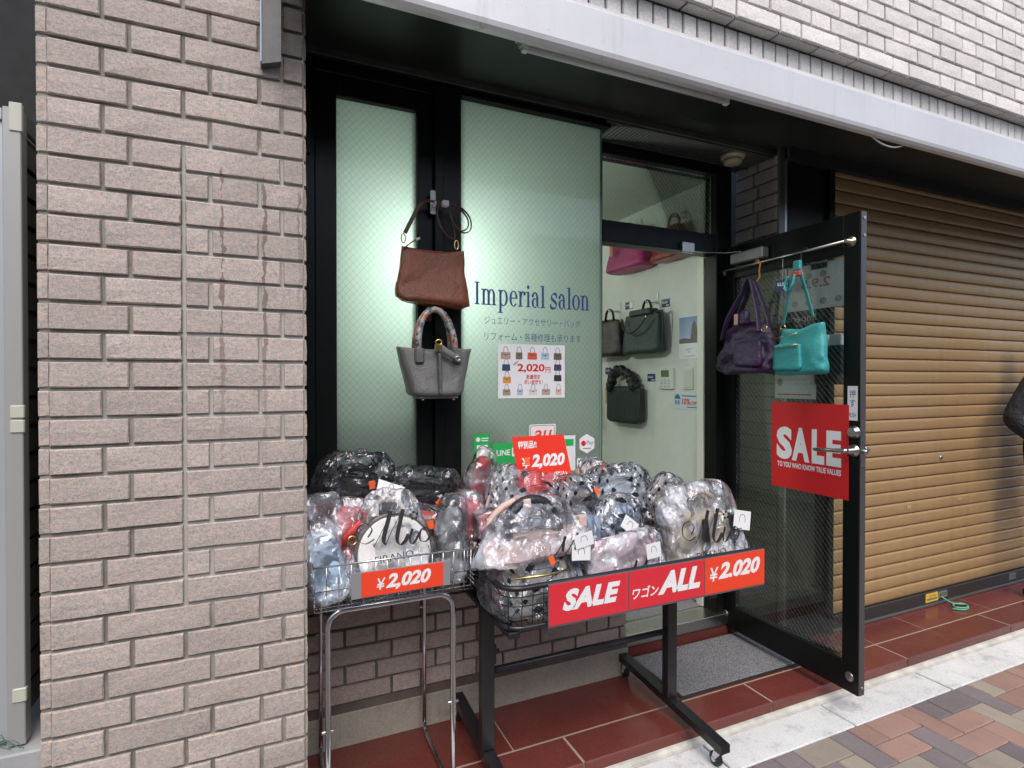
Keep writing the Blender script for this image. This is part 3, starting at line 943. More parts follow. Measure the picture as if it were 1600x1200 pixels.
# payment stickers on the pane
def sticker(name, label, pts, mat, z=0.4955):
    lo = (min(p[0] for p in pts), min(p[1] for p in pts)); hi = max(p[0] for p in pts)
    t = thing(name, label, 'sticker', ((lo[0] + hi) / 2, z, lo[1]), group='payment stickers on the window')
    m = MB(); m.prism(pts, 'xz', z - 0.001, z + 0.0006); part('sheet', m, mat, t)
    return t
def rrect(x0, z0, x1, z1, r=0.008, n=3):
    P = []
    for cx_, cz_, a in ((x1 - r, z0 + r, -90), (x1 - r, z1 - r, 0), (x0 + r, z1 - r, 90), (x0 + r, z0 + r, 180)):
        for i in range(n + 1):
            t = math.radians(a + 90 * i / n); P.append((cx_ + r * math.cos(t), cz_ + r * math.sin(t)))
    return P
FO, FU, FV = (0, 0.4944, 0), (1, 0, 0), (0, 0, 1)
t = sticker('payment_sticker', 'white sticker with orange au lettering above the red price card', rrect(1.064, 1.11, 1.198, 1.268), M_paper)
mb = MB(); put_text(mb, 'au', (1.088, 1.200, 1.178, 1.242), FO, FU, FV, 0, 0.012, 0.25); part('lettering', mb, M_orange, t, recalc=False)
mb = MB()
put_stroke(mb, [(p[0], p[1]) for p in rrect(1.070, 1.116, 1.192, 1.262)] + [(1.184, 1.116)], .003, .003, FO, FU, FV, 0, False); part('border', mb, simple('sticker_border', (.35, .2, .15), .5), t, recalc=False)
t = sticker('payment_sticker', 'green LINE Pay sticker half hidden by the red price card', rrect(0.888, 1.08, 1.06, 1.192, .004), M_green, 0.4958)
mb = MB(); put_text(mb, 'LINE', (0.908, 1.138, 0.972, 1.163), FO, FU, FV, 0, 0.02); put_rect(mb, (0.980, 1.132, 1.052, 1.170), FO, FU, FV, 0); part('lettering', mb, M_white, t, recalc=False)
mb = MB(); put_text(mb, 'Pay', (0.986, 1.136, 1.046, 1.166), FO, FU, FV, 0.0005); part('lettering', mb, M_green, t, recalc=False)
t = sticker('payment_sticker', 'small upright green sticker with white square left of the LINE Pay sticker', rrect(0.803, 1.120, 0.878, 1.236, .004), M_green)
mb = MB(); put_rect(mb, (0.817, 1.135, 0.866, 1.188), FO, FU, FV, 0)
put_poly(mb, [(0.823 + .010 * math.cos(q * .524), 1.212 + .010 * math.sin(q * .524)) for q in range(12)], FO, FU, FV, 0)
put_rect(mb, (0.838, 1.214, 0.870, 1.219), FO, FU, FV, 0); put_rect(mb, (0.838, 1.204, 0.868, 1.209), FO, FU, FV, 0); part('print', mb, M_white, t, recalc=False)
hexp = [(1.362 + 0.046 * math.sin(math.radians(60 * q)), 1.170 + 0.046 * math.cos(math.radians(60 * q))) for q in range(6)][::-1]
t = sticker('payment_sticker', 'white hexagonal Pay sticker with a red mark near the glass edge', hexp, M_paper)
mb = MB(); put_poly(mb, [(1.343 + .013 * math.cos(q * .524), 1.172 + .013 * math.sin(q * .524)) for q in range(12)], FO, FU, FV, 0); part('mark', mb, M_redprint, t, recalc=False)
mb = MB(); put_text(mb, 'Pay', (1.360, 1.160, 1.396, 1.184), FO, FU, FV, 0, .01); put_rect(mb, (1.340, 1.146, 1.384, 1.150), FO, FU, FV, 0); part('lettering', mb, M_greyprint, t, recalc=False)
t = sticker('payment_sticker', 'white VISA card sticker with blue and orange bars below the hexagonal sticker', rrect(1.308, 1.010, 1.418, 1.104, .003), M_paper)
mb = MB(); put_rect(mb, (1.316, 1.083, 1.410, 1.094), FO, FU, FV, 0); put_text(mb, 'VISA', (1.330, 1.042, 1.400, 1.068), FO, FU, FV, 0, .015, .2); part('lettering', mb, M_navy, t, recalc=False)
mb = MB(); put_rect(mb, (1.316, 1.018, 1.410, 1.027), FO, FU, FV, 0); part('bar', mb, simple('amber', (.75, .35, .03), .5), t, recalc=False)
t = sticker('payment_sticker', 'white and green sticker peeping out behind the right side of the red price card', rrect(1.215, 1.05, 1.300, 1.212, .004), M_paper, 0.4962)
mb = MB(); put_rect(mb, (1.222, 1.165, 1.290, 1.196), FO, FU, FV, 0.0005); part('print', mb, M_green, t, recalc=False)

# ------------------------------------------------------------------ door frame, transom, recess ceiling
dfm = thing('door_frame', 'black metal door frame with a wire glass transom over the open doorway', 'door frame', (1.9, 0.67, 0.17))
mb = MB(); mb.box(2.275, 2.385, 0.63, 0.72, 0.05, 2.655, 0.003); part('jamb', mb, M_black, dfm)
mb = MB(); mb.box(1.45, 1.535, 0.63, 0.72, 0.173, 2.655, 0.003); part('jamb', mb, M_black, dfm)
mb = MB(); mb.box(1.5355, 2.2745, 0.632, 0.72, 2.160, 2.268, 0.003); part('transom_bar', mb, M_black, dfm)
mb = MB(); mb.box(1.5355, 2.2745, 0.632, 0.72, 2.600, 2.655, 0.003); part('head', mb, M_black, dfm)
M_clear = mat_wireglass('clear_wire_glass_transom', 0, 0.030, (0.82, 0.88, 0.84))
mb = MB(); mb.box(1.5355, 2.2745, 0.674, 0.680, 2.2685, 2.5995); part('transom_pane', mb, M_clear, dfm)

can_l = thing('recess_ceiling', 'dark louvred ceiling panel over the door recess', 'ceiling', (1.9, 0.5, 2.66))
mb = MB(); mb.box(0.105, 2.512, 0.44, 0.72, 2.672, 2.71); part('backing', mb, M_blackmatt, can_l)
mb = MB()
x = 1.45
while x < 2.30:
    mb.prism([(x, 2.6715), (x + .010, 2.6715), (x + .015, 2.660), (x + .006, 2.660)], 'xz', 0.462, 0.625); x += 0.021
part('louvre_slats', mb, simple('louvre_grey', (0.06, 0.062, 0.058), 0.5), can_l, kind='stuff')
mb = MB(); mb.box(1.44, 2.505, 0.448, 0.461, 2.6585, 2.6715, 0.001); mb.box(1.44, 2.505, 0.626, 0.634, 2.656, 2.6715, 0.001); part('louvre_frame', mb, simple('louvre_edge', (0.11, 0.11, 0.10), 0.45, 0.4), can_l)
mb = MB(); mb.box(2.31, 2.505, 0.4615, 0.6255, 2.664, 2.6715); part('ceiling_board', mb, simple('recess_board', (0.10, 0.10, 0.09), 0.6), can_l)

sd = thing('smoke_detector', 'round cream smoke detector on the recess ceiling right of the louvres', 'smoke detector', (2.28, 0.52, 2.664))
mb = MB(); mb.lathe([(.062, 0), (.062, -.012), (.055, -.022)], (2.28, 0.52, 2.6638), 'z', 24); part('base', mb, simple('cream_plastic', (0.50, 0.43, 0.32), 0.5), sd, smooth=False)
mb = MB(); mb.lathe([(.040, -.0225), (.048, -.030), (.044, -.045), (.02, -.052)], (2.28, 0.52, 2.664), 'z', 24); part('cover', mb, simple('cream_plastic', (0.50, 0.43, 0.32), 0.5), sd)

# ------------------------------------------------------------------ canopy
cano = thing('canopy', 'long grey metal canopy band with black underside over the shop front', 'canopy', (2.5, 0.0, 2.55))
b_ = NB('canopy_grey_paint'); pp = b_.pos()
cc = b_.mix(b_.ramp(b_.noise(2.2, 6, .7, pp), .35, .7), (0.60, 0.595, 0.595), (0.67, 0.665, 0.665))
cc = b_.mix(b_.math('MULTIPLY', b_.ramp(b_.noise(60, 3, .7, pp), .70, .74), .6), cc, (.12, .10, .08))
mq = b_.n('ShaderNodeMapping'); mq.inputs['Scale'].default_value = (9, 1, .7); b_.l(pp, mq.inputs[0])
cc = b_.mix(b_.math('MULTIPLY', b_.ramp(b_.noise(3, 5, .7, mq.outputs[0]), .54, .78), .30), cc, (.33, .32, .30))
M_band = b_.done(b_.pbsdf(cc, b_.math('ADD', b_.math('MULTIPLY', b_.noise(3, 5, .7, pp), .2), .2), 0.15, b_.bump(b_.noise(3.0, 3, .5, pp), .15, .01)))
prof = [(-0.120, 2.536), (-0.138, 2.538), (-0.148, 2.548), (-0.152, 2.562), (-0.152, 2.690), (-0.145, 2.700), (-0.108, 2.738), (-0.098, 2.738), (-0.098, 2.7065), (-0.112, 2.700), (-0.112, 2.55), (-0.120, 2.548)]
mb = MB(); mb.prism(prof, 'yz', 0.050, 7.0); part('fascia', mb, M_band, cano)
mb = MB(); mb.box(0.052, 7.0, -0.1115, 0.43, 2.690, 2.704); part('soffit', mb, M_soffit, cano)
mb = MB(); mb.box(0.105, 2.512, 0.4302, 0.4395, 2.664, 2.72, 0.001); part('lintel_strip', mb, simple('lintel_grey', (0.085, 0.085, 0.078), 0.4, 0.3, None, var=.3), cano)
mb = MB(); mb.box(2.512, 7.0, 0.36, 0.43, 2.63, 2.6895); part('shutter_lintel', mb, M_blackmatt, cano)
# end bracket on the pillar
mb = MB(); mb.prism([(-0.010, 2.345), (0.040, 2.362), (0.042, 3.2), (-0.010, 3.2)], 'xz', -0.032, -0.001)
part('end_bracket', mb, simple('bracket_grey', (0.085, 0.085, 0.083), 0.5, 0.2, 90, .3, .001, .35), cano)
mb = MB(); mb.box(-0.0135, -0.0102, -0.036, -0.001, 2.35, 3.2); part('end_bracket_edge', mb, simple('bracket_blue_grey', (0.36, 0.42, 0.52), 0.4), cano)

lf = thing('batten_lamp', 'slim white fluorescent batten lamp, switched off, under the canopy edge', 'lamp', (1.27, 0.02, 2.65))
mb = MB(); mb.prism([(-0.045, 2.648), (-0.035, 2.650), (-0.012, 2.612), (0.028, 2.612), (0.05, 2.650), (0.06, 2.648), (0.03, 2.689), (-0.02, 2.689)], 'yz', 0.80, 1.735)
part('reflector', mb, simple('white_enamel', (0.66, 0.67, 0.70), 0.35), lf)
mb = MB(); mb.tube([(0.82, 0.008, 2.604), (1.715, 0.008, 2.604)], 0.011, 10); part('tube', mb, simple('lamp_tube_white', (0.72, 0.73, 0.76), 0.25), lf)
for xx in (0.803, 1.712):
    mb = MB(); mb.box(xx, xx + .022, -0.004, 0.020, 2.592, 2.613, .003); part('tube_holder', mb, M_white, lf)
mb = MB(); mb.tube(catmull([(2.40, -0.118, 2.562), (2.47, -0.118, 2.530), (2.54, -0.118, 2.516), (2.62, -0.118, 2.522), (2.70, -0.118, 2.556)]), 0.0035, 6)
solo('cable', mb, simple('white_cable', (0.6, 0.6, 0.58), 0.5), 'loose white cable sagging below the canopy edge', 'cable', (2.55, -0.118, 2.54), smooth=True)

# ------------------------------------------------------------------ column and shutter
colm = thing('steel_column', 'black steel clad column between the doorway and the shutter', 'column', (2.70, 0.45, 0.05))
mb = MB(); mb.box(2.514, 2.845, 0.398, 0.50, 0.05, 2.69, 0.003); part('cladding', mb, M_black, colm)
mb = MB(); mb.box(2.8455, 2.888, 0.375, 0.50, 0.05, 2.63, 0.003); part('shutter_guide', mb, M_black, colm)
mb = MB(); mb.box(2.515, 2.53, 0.388, 0.3975, 0.05, 2.69, 0.002); part('steel_trim', mb, simple('trim_steel', (0.42, 0.42, 0.40), 0.3, 0.9), colm)

b_ = NB('tan_shutter_enamel'); pp = b_.pos()
mp = b_.n('ShaderNodeMapping'); mp.inputs['Scale'].default_value = (1.6, 1, 70); b_.l(pp, mp.inputs[0])
grain = b_.noise(6, 5, .7, mp.outputs[0])
cc = b_.mix(b_.ramp(grain, .35, .68), (0.345, 0.218, 0.100), (0.415, 0.272, 0.132))
cc = b_.mix(b_.math('MULTIPLY', b_.ramp(b_.noise(1.3, 5, .6, pp), .45, .8), .35), cc, (.25, .17, .09))
mq = b_.n('ShaderNodeMapping'); mq.inputs['Scale'].default_value = (5, 1, .25); b_.l(pp, mq.inputs[0])
cc = b_.mix(b_.math('MULTIPLY', b_.ramp(b_.noise(3, 5, .7, mq.outputs[0]), .50, .8), .40), cc, (.20, .135, .07))
cc = b_.mix(b_.math('MULTIPLY', b_.ramp(b_.noise(70, 3, .6, pp), .70, .76), .5), cc, (.16, .11, .06))
M_shut = b_.done(b_.pbsdf(cc, b_.math('ADD', b_.math('MULTIPLY', grain, .12), .27), 0.12, b_.bump(grain, .12, .001)))
sh = thing('roller_shutter', 'closed tan roller shutter with ribbed slats at the right', 'shutter', (4.5, 0.42, 0.05))
SP = 0.0727
m = MB()
prof = [(0.424, 0.0005), (0.411, 0.0013), (0.4062, 0.003), (0.4038, 0.010), (0.4020, 0.024), (0.4014, 0.040), (0.4020, 0.056), (0.4040, 0.0665), (0.4072, 0.0688), (0.410, 0.0697), (0.418, 0.0702), (0.424, 0.0722)]
for (a, b2) in zip(prof[:-1], prof[1:]):
    f = m.quad([(2.87, a[0], a[1]), (7.0, a[0], a[1]), (7.0, b2[0], b2[1]), (2.87, b2[0], b2[1])])
    f.smooth = True
bmesh.ops.remove_doubles(m.bm, verts=m.bm.verts, dist=1e-5)
for f in m.bm.faces: f.normal_flip() if f.normal.y > 0 else None
slat = finish(m, 'slat', M_shut, recalc=False)
for k in range(35):
    inst('slat', slat, (0, 0, 0.137 + k * SP), sh)
mb = MB(); mb.box(2.87, 7.0, 0.436, 0.46, 0.06, 2.66); part('backing', mb, M_blackmatt, sh)
mb = MB(); mb.box(2.889, 7.0, 0.392, 0.4355, 0.066, 0.1355, 0.004); part('bottom_bar', mb, simple('dark_bottom_bar', (0.045, 0.045, 0.042), 0.3, 0.3), sh)
mb = MB(); mb.box(2.889, 7.0, 0.380, 0.42, 0.0515, 0.0655, 0.002); part('bottom_rail', mb, simple('bar_rail', (0.20, 0.20, 0.19), 0.35, 0.7), sh)
mb = MB(); mb.box(3.573, 3.615, 0.3985, 0.4015, 0.674, 0.694, 0.0008); mb.box(3.578, 3.610, 0.3975, 0.3983, 0.678, 0.690); part('letter_slot', mb, simple('slot_brass', (0.48, 0.38, 0.22), 0.35, 0.3), sh)
mb = MB(); mb.box(4.105, 4.147, 0.3985, 0.4015, 0.679, 0.699, 0.0008); mb.box(4.11, 4.142, 0.3975, 0.3983, 0.683, 0.695); part('letter_slot', mb, simple('slot_brass', (0.48, 0.38, 0.22), 0.35, 0.3), sh)
mb = MB(); mb.lathe([(.014, 0.402), (.014, 0.3975), (.006, 0.3965)], (3.92, 0, 0.972), 'y', 14); part('lock', mb, M_steel, sh)
yl = thing('notice_label', 'yellow label stuck on the bottom bar of the shutter', 'label', (3.82, 0.391, 0.075))
mb = MB(); mb.box(3.752, 3.880, 0.3895, 0.3915, 0.074, 0.128, 0.0004); part('sheet', mb, simple('yellow_label', (0.68, 0.46, 0.05), .5), yl)
O, U, V = (3.752, 0.389, 0.074), (1, 0, 0), (0, 0, 1)
mb = MB(); put_rect(mb, (.03, .034, .11, .040), O, U, V, 0); put_rect(mb, (.012, .012, .115, .024), O, U, V, 0); part('print', mb, M_greyprint, yl, recalc=False)
for xa, xb in ((3.888, 3.975), (4.69, 4.77)):
    t = thing('maker_plate', 'small grey plate right of the yellow label on the shutter bar' if xa < 4 else 'small grey plate near the far end of the shutter bar', 'plate', (xa, 0.391, 0.085))
    mb = MB(); mb.box(xa, xb, 0.3895, 0.3915, 0.084, 0.124, 0.0004); part('sheet', mb, simple('plate_grey', (0.26, 0.26, 0.26), .4, .3), t)
    mb = MB(); O = (xa, 0.389, 0.084)
    put_text(mb, '03-25-30' if xa < 4 else '三和', (.008, .010, xb - xa - .008, .030), O, U, V, 0, .01); part('print', mb, M_blackprint, t, recalc=False)
mb = MB()
mb.tube(catmull([(3.86, .30, .056), (3.90, .26, .057), (3.97, .27, .056), (4.0, .31, .060), (3.93, .33, .062), (3.88, .29, .064), (3.93, .26, .066), (3.99, .29, .062), (3.95, .34, .060), (3.90, .36, .085), (3.89, .375, .10)]), 0.0045, 6)
solo('string', mb, simple('green_string', (0.10, 0.42, 0.28), 0.6), 'green plastic string lying tangled on the red tiles by the shutter', 'string', (3.93, .3, .052), smooth=True)

# ------------------------------------------------------------------ glass door, open 90 degrees
DX0, DX1 = 2.335, 2.375
door = thing('glass_door', 'black framed wire glass door swung open toward the street', 'door', (2.37, 0.64, 0.095))
def dbox(name, y0, y1, z0, z1, x0=DX0, x1=DX1, mat=None, bev=.002, **kw):
    m = MB(); m.box(x0, x1, y0, y1, z0, z1, bev); return part(name, m, mat or M_black, door, **kw)
dbox('stile', -0.142, -0.068, 0.095, 2.195)
dbox('stile', 0.560, 0.655, 0.095, 2.195)
dbox('rail', -0.0675, 0.5595, 2.020, 2.195)
dbox('rail', -0.0675, 0.5595, 0.095, 0.225)
dbox('edge_strip', -0.1465, -0.1425, 0.097, 2.193, 2.338, 2.372, simple('edge_steel', (0.11, 0.11, 0.11), 0.35, 0.5), .001)
M_dglass = mat_wireglass('clear_wire_glass_door', 1, 0.030, (0.90, 0.93, 0.90))
dbox('pane', -0.0675, 0.5595, 0.2255, 2.0195, 2.352, 2.358, M_dglass, 0)
# lever, lock, plates
mb = MB(); mb.lathe([(.026, DX0 - .0002), (.026, DX0 - .008), (.012, DX0 - .010), (.010, DX0 - .048)], (0, -0.122, 1.160), 'x', 20)
mb.tube([(DX0 - .046, -0.122, 1.160), (DX0 - .050, -0.105, 1.159), (DX0 - .050, -0.06, 1.156), (DX0 - .049, 0.035, 1.150)], [0.010, .010, .0095, .008], 10)
part('lever_handle', mb, M_steel, door)
mb = MB(); mb.lathe([(.026, DX1 + .0002), (.026, DX1 + .008), (.012, DX1 + .010), (.010, DX1 + .048)], (0, -0.122, 1.160), 'x', 20)
mb.tube([(DX1 + .046, -0.122, 1.160), (DX1 + .050, -0.105, 1.159), (DX1 + .049, 0.03, 1.152)], [0.010, .010, .008], 10)
mb.tube([(2.352, -0.147, 1.158), (2.352, -0.168, 1.157)], .010, 8)
part('latch', mb, M_steel, door)
mb = MB(); mb.lathe([(.028, DX0 - .0002), (.028, DX0 - .006), (.019, DX0 - .014), (.019, DX0 - .022)], (0, -0.122, 1.240), 'x', 20); part('lock_cylinder', mb, M_steel, door)
dbox('lock_plate', -0.149, -0.1467, 1.09, 1.29, 2.341, 2.366, M_steel, .0005)
for zz in (2.165, 2.09, 0.13):
    mb = MB(); mb.lathe([(.007, -0.1502), (.007, -0.1467)], (2.355, 0, zz), 'y', 10); part('screw', mb, M_steel, door)
for yy, zz in ((-0.105, 0.165), (0.615, 0.165)):
    mb = MB(); mb.lathe([(.020, DX0), (.020, DX0 - .004), (.014, DX0 - .007), (.004, DX0 - .005)], (0, yy, zz), 'x', 16); part('pivot_cap', mb, simple('pivot_steel', (0.28, .28, .28), .3, .9), door)
# push sign
o = dbox('push_sign', -0.135, -0.090, 1.290, 1.440, DX0 - .0015, DX0 - .0002, M_paper, 0, label='white PUSH sign with Japanese characters')
mb = MB(); O, U, V = (DX0 - .0018, -0.090, 1.290), (0, -1, 0), (0, 0, 1)
put_text(mb, '押', (.010, .100, .036, .132), O, U, V, 0); put_text(mb, 'す', (.010, .058, .036, .092), O, U, V, 0); put_text(mb, 'PUSH', (.006, .014, .039, .034), O, U, V, 0, .004)
part('lettering', mb, M_navy, o, recalc=False)
# hanging rod
mb = MB(); mb.tube([(2.300, 0.645, 2.062), (2.300, -0.110, 2.069)], .0055, 10); part('hanging_rod', mb, M_steel, door, smooth=True)
for yy, zz in ((-0.105, 2.069), (0.64, 2.062)):
    mb = MB(); mb.lathe([(.022, DX0 - .0003), (.022, DX0 - .006), (.010, DX0 - .010), (.008, 2.294)], (0, yy, zz), 'x', 16); part('rod_bracket', mb, simple('brass_dull', (0.45, .40, .30), .35, .9), door)
# closer: body on the door, arm to the frame
mb = MB(); mb.box(2.285, 2.3345, 0.33, 0.545, 2.085, 2.142, .006); part('closer_body', mb, simple('closer_grey', (0.22, 0.22, 0.215), .4, .6), door)
mb = MB(); mb.tube([(2.31, 0.50, 2.148), (2.27, 0.57, 2.152), (2.18, 0.61, 2.156), (2.06, 0.622, 2.156)], .008, 8, flat=(.022, .007, (0, 1, 0))); mb.lathe([(.012, 2.143), (.012, 2.152)], (2.31, .50, 0), 'z', 12); part('closer_arm', mb, M_steel, door)
mb = MB(); mb.box(2.02, 2.10, 0.606, 0.6315, 2.145, 2.200, .003); part('arm_bracket', mb, M_steel, dfm)

# SALE poster on the door
sp = thing('sale_poster', 'square red SALE poster stuck on the glass door beside the lever', 'poster', (DX0, 0.105, 0.935))
PXs = DX0 - 0.055
mb = MB(); mb.box(DX0 - .0040, DX0 - .0022, -0.098, 0.308, 0.937, 1.357, .0003); part('sheet', mb, M_redprint, sp)
O, U, V = (DX0 - .0044, 0.308, 0.937), (0, -1, 0), (0, 0, 1)
mb = MB(); 
for ch, a, b2 in (('S', .030, .120), ('A', .118, .214), ('L', .226, .290), ('E', .300, .372)):
    put_text(mb, ch, (a, .140, b2, .300), O, U, V, 0, .055)
put_text(mb, 'TO YOU WHO KNOW TRUE VALUES', (.036, .102, .372, .128), O, U, V, 0, .03)
part('lettering', mb, M_white, sp, recalc=False)

# papers on the far side of the door glass
def door_sheet(name, label, y0, y1, z0, z1, mat, x=2.3605, cat='notice'):
    t = thing(name, label, cat, (x, (y0 + y1) / 2, z0))
    m = MB(); m.box(x, x + .002, y0, y1, z0, z1); part('sheet', m, mat, t)
    return t
BO, BU, BV = (2.3600, 0, 0), (0, -1, 0), (0, 0, 1)
b_ = NB('pale_notice_back')
d_ = b_.n('ShaderNodeBsdfDiffuse'); d_.inputs[0].default_value = (.55, .58, .55, 1)
t_ = b_.n('ShaderNodeBsdfTranslucent'); t_.inputs[0].default_value = (.90, .93, .91, 1)
x_ = b_.n('ShaderNodeMixShader'); x_.inputs[0].default_value = .62
b_.l(d_.outputs[0], x_.inputs[1]); b_.l(t_.outputs[0], x_.inputs[2])
M_thin = b_.done(x_)
def mirrored(mb, body, y0, y1, z0, z1, bold=0.0):
    vs, fs = text2d(body, bold)
    put2d(mb, [(-x, y) for x, y in vs], fs, (-y1, z0, -y0, z1), BO, BU, BV, 0.0)
t = door_sheet('notice_board', 'translucent white notice seen from behind through the door glass', -0.060, 0.240, 1.800, 2.012, M_thin)
mb = MB(); mirrored(mb, '2.9.S', 0.015, 0.165, 1.90, 1.945, .02); part('lettering', mb, simple('faded_red', (.48, .24, .22), .6), t, recalc=False)
mb = MB()
for q in range(7): put_poly(mb, [(-.20 + (q % 4) * .075 + .018 * math.cos(a * .63), 1.835 + (q // 4) * .125 + .016 * math.sin(a * .63)) for a in range(10)], BO, BU, BV, 0)
part('faded_picture', mb, simple('faded_pink', (.46, .44, .42), .6), t, recalc=False)
t = door_sheet('name_plate', 'black name strip with mirrored pale lettering seen through the door glass', 0.03, 0.285, 1.725, 1.792, M_blackmatt, cat='sign')
mb = MB(); mirrored(mb, 'Imperial', 0.085, 0.26, 1.738, 1.780); part('lettering', mb, simple('pale_letters', (.45, .45, .40), .6), t, recalc=False)
t = door_sheet('opening_notice', 'white notice with small print below the teal bag on the door glass', 0.085, 0.315, 1.375, 1.565, M_thin)
mb = MB()
for zz, a, b2 in ((1.545, .02, .10), (1.545, .125, .2), (1.52, .02, .08), (1.52, .12, .21), (1.488, .07, .12)): put_rect(mb, (-.315 + a, zz, -.315 + b2, zz + .008), BO, BU, BV, 0)
put_text(mb, 'このドアよりご来店のお客様', (-.250, 1.462, -.135, 1.472), BO, BU, BV, 0); put_text(mb, 'お声がけいたします', (-.21, 1.443, -.095, 1.453), BO, BU, BV, 0)
put_poly(mb, [(-.285 + .016 * math.cos(q * .45), 1.455 + .02 * math.sin(q * .45)) for q in range(14)], BO, BU, BV, 0)
part('print', mb, simple('faint_print', (.30, .30, .31), .6), t, recalc=False)
mb = MB(); put_rect(mb, (-.30, 1.392, -.11, 1.398), BO, BU, BV, 0.0002); part('print', mb, M_redprint, t, recalc=False)
t = door_sheet('certificate', 'small white certificate near the top of the door glass', 0.03, 0.115, 1.985, 2.0195, M_thin)
for ch in t.children: pass
mb = MB(); mirrored(mb, '日本', 0.045, 0.10, 1.990, 2.008); part('print', mb, M_greyprint, t, recalc=False)
lh = thing('leaflet_holder', 'black leaflet holder with white leaflets on the street side of the door glass', 'leaflet holder', (2.37, 0.03, 1.44))
for k, yy in enumerate((0.065, -0.005)):
    mb = MB(); mb.box(2.3605, 2.40, yy - .032, yy + .032, 1.445, 1.625, .003); part('pocket', mb, M_blackmatt, lh)
    mb = MB(); mb.box(2.366, 2.392, yy - .028, yy + .028, 1.6255, 1.675, .001); part('leaflets', mb, M_paper, lh)

# ------------------------------------------------------------------ bags: builders (local frame: x wide, -y front, z up, origin at bottom centre)
def sgnpow(v, e): return math.copysign(abs(v) ** e, v)
def soft_shell(w_, h_, d_, ttop=0.9, dtop=0.35, e=0.45, nz=0.006, seed=0, nu=40, nv=16, round_top=0.25, bottom_round=0.12, freq=9.0, uv=False, ridge=0.0, lip=0.0):
    mb = MB()
    off = Vector((seed * 7.3, seed * 3.1, seed * 1.7))
    rings = []
    for j in range(nv + 1):
        v = j / nv
        sw = 1 + (ttop - 1) * v; sd = 1 + (dtop - 1) * v ** 0.8
        k = 1.0
        if v < bottom_round: k = 0.80 + 0.20 * math.sqrt(max(0, 1 - (1 - v / bottom_round) ** 2))
        if v > 1 - round_top:
            q = (v - 1 + round_top) / round_top
            kt = math.sqrt(max(0, 1 - (q * 0.985) ** 2.4))
            sw *= 0.45 + 0.55 * kt; sd *= 0.25 + 0.75 * kt
        if lip and v > 0.86: sw *= 1 + lip * (v - 0.86) / 0.14
        ring = []
        for i in range(nu):
            a = 2 * math.pi * i / nu
            x = w_ / 2 * sw * k * sgnpow(math.cos(a), e)
            y = d_ / 2 * sd * k * sgnpow(math.sin(a), e * 1.5)
            p = Vector((x, y, v * h_))
            n = noise.noise_vector(p * freq + off) * nz + noise.noise_vector(p * freq * 2.7 + off) * nz * 0.45
            if ridge:
                rr = 1 - abs(noise.noise(p * 13 + off)) * 2.2
                r2 = 1 - abs(noise.noise(p * 29 + off * 2)) * 2.2
                r3 = 1 - abs(noise.noise(p * 110 + off * 3)) * 2.2
                dirv = Vector((x / max(w_, 1e-4), y / max(d_, 1e-4) * 0.9, 0.25 * (v - .5)))
                if dirv.length > 1e-5: dirv.normalize()
                n += dirv * ridge * (rr * 1.1 + r2 * 0.45 + r3 * 0.08)
            p += n
            ring.append(mb.bm.verts.new(p))
        rings.append(ring)
    uvl = mb.bm.loops.layers.uv.new('UVMap') if uv else None
    per = 2 * (w_ + d_)
    for j in range(nv):
        for i in range(nu):
            f = mb.bm.faces.new((rings[j][i], rings[j][(i + 1) % nu], rings[j + 1][(i + 1) % nu], rings[j + 1][i]))
            f.smooth = True
            if uvl:
                for lp, (ii, jj) in zip(f.loops, ((i, j), (i + 1, j), (i + 1, j + 1), (i, j + 1))):
                    lp[uvl].uv = (ii / nu * per, jj / nv * h_)
    mb.bm.faces.new(rings[0][::-1]); mb.bm.faces.new(rings[-1])
    return mb
def handle_arc(x0, x1, z0, hz, r, y=0.0, lean=0.0, n=12, flat=None):
    pts = []
    for i in range(n + 1):
        t = math.pi * i / n
        pts.append(((x0 + x1) / 2 - (x1 - x0) / 2 * math.cos(t), y + lean * math.sin(t), z0 + hz * math.sin(t) ** 0.85))
    mb = MB(); mb.tube(pts, r, 10, flat=flat)
    return mb
M_thinwrap = mat_plastic('thin_clear_film', False, 0.08, 0.8)
M_netdark = mat_plastic('printed_net_film_thin', True, 0.012, 0.85)
M_wrap = mat_plastic('clear_film', False, 0.10)
M_wrapm = mat_plastic('clear_film_milky', False, 0.17)
M_net = mat_plastic('printed_net_film', True, 0.085)
LE = {}
def leather(name, c, rough=0.45, scale=220, var=0.15):
    if name not in LE: LE[name] = mat_leather(name, c, rough, scale, var)
    return LE[name]
def lpart(name, mb, mat, parent, **kw):
    return part(name, mb, mat, parent, local=True, recalc=kw.pop('recalc', True), **kw)
def orient(loc, rot):
    e = Matrix.Translation(Vector(loc)) @ __import__('mathutils').Euler(rot).to_matrix().to_4x4()
    return e

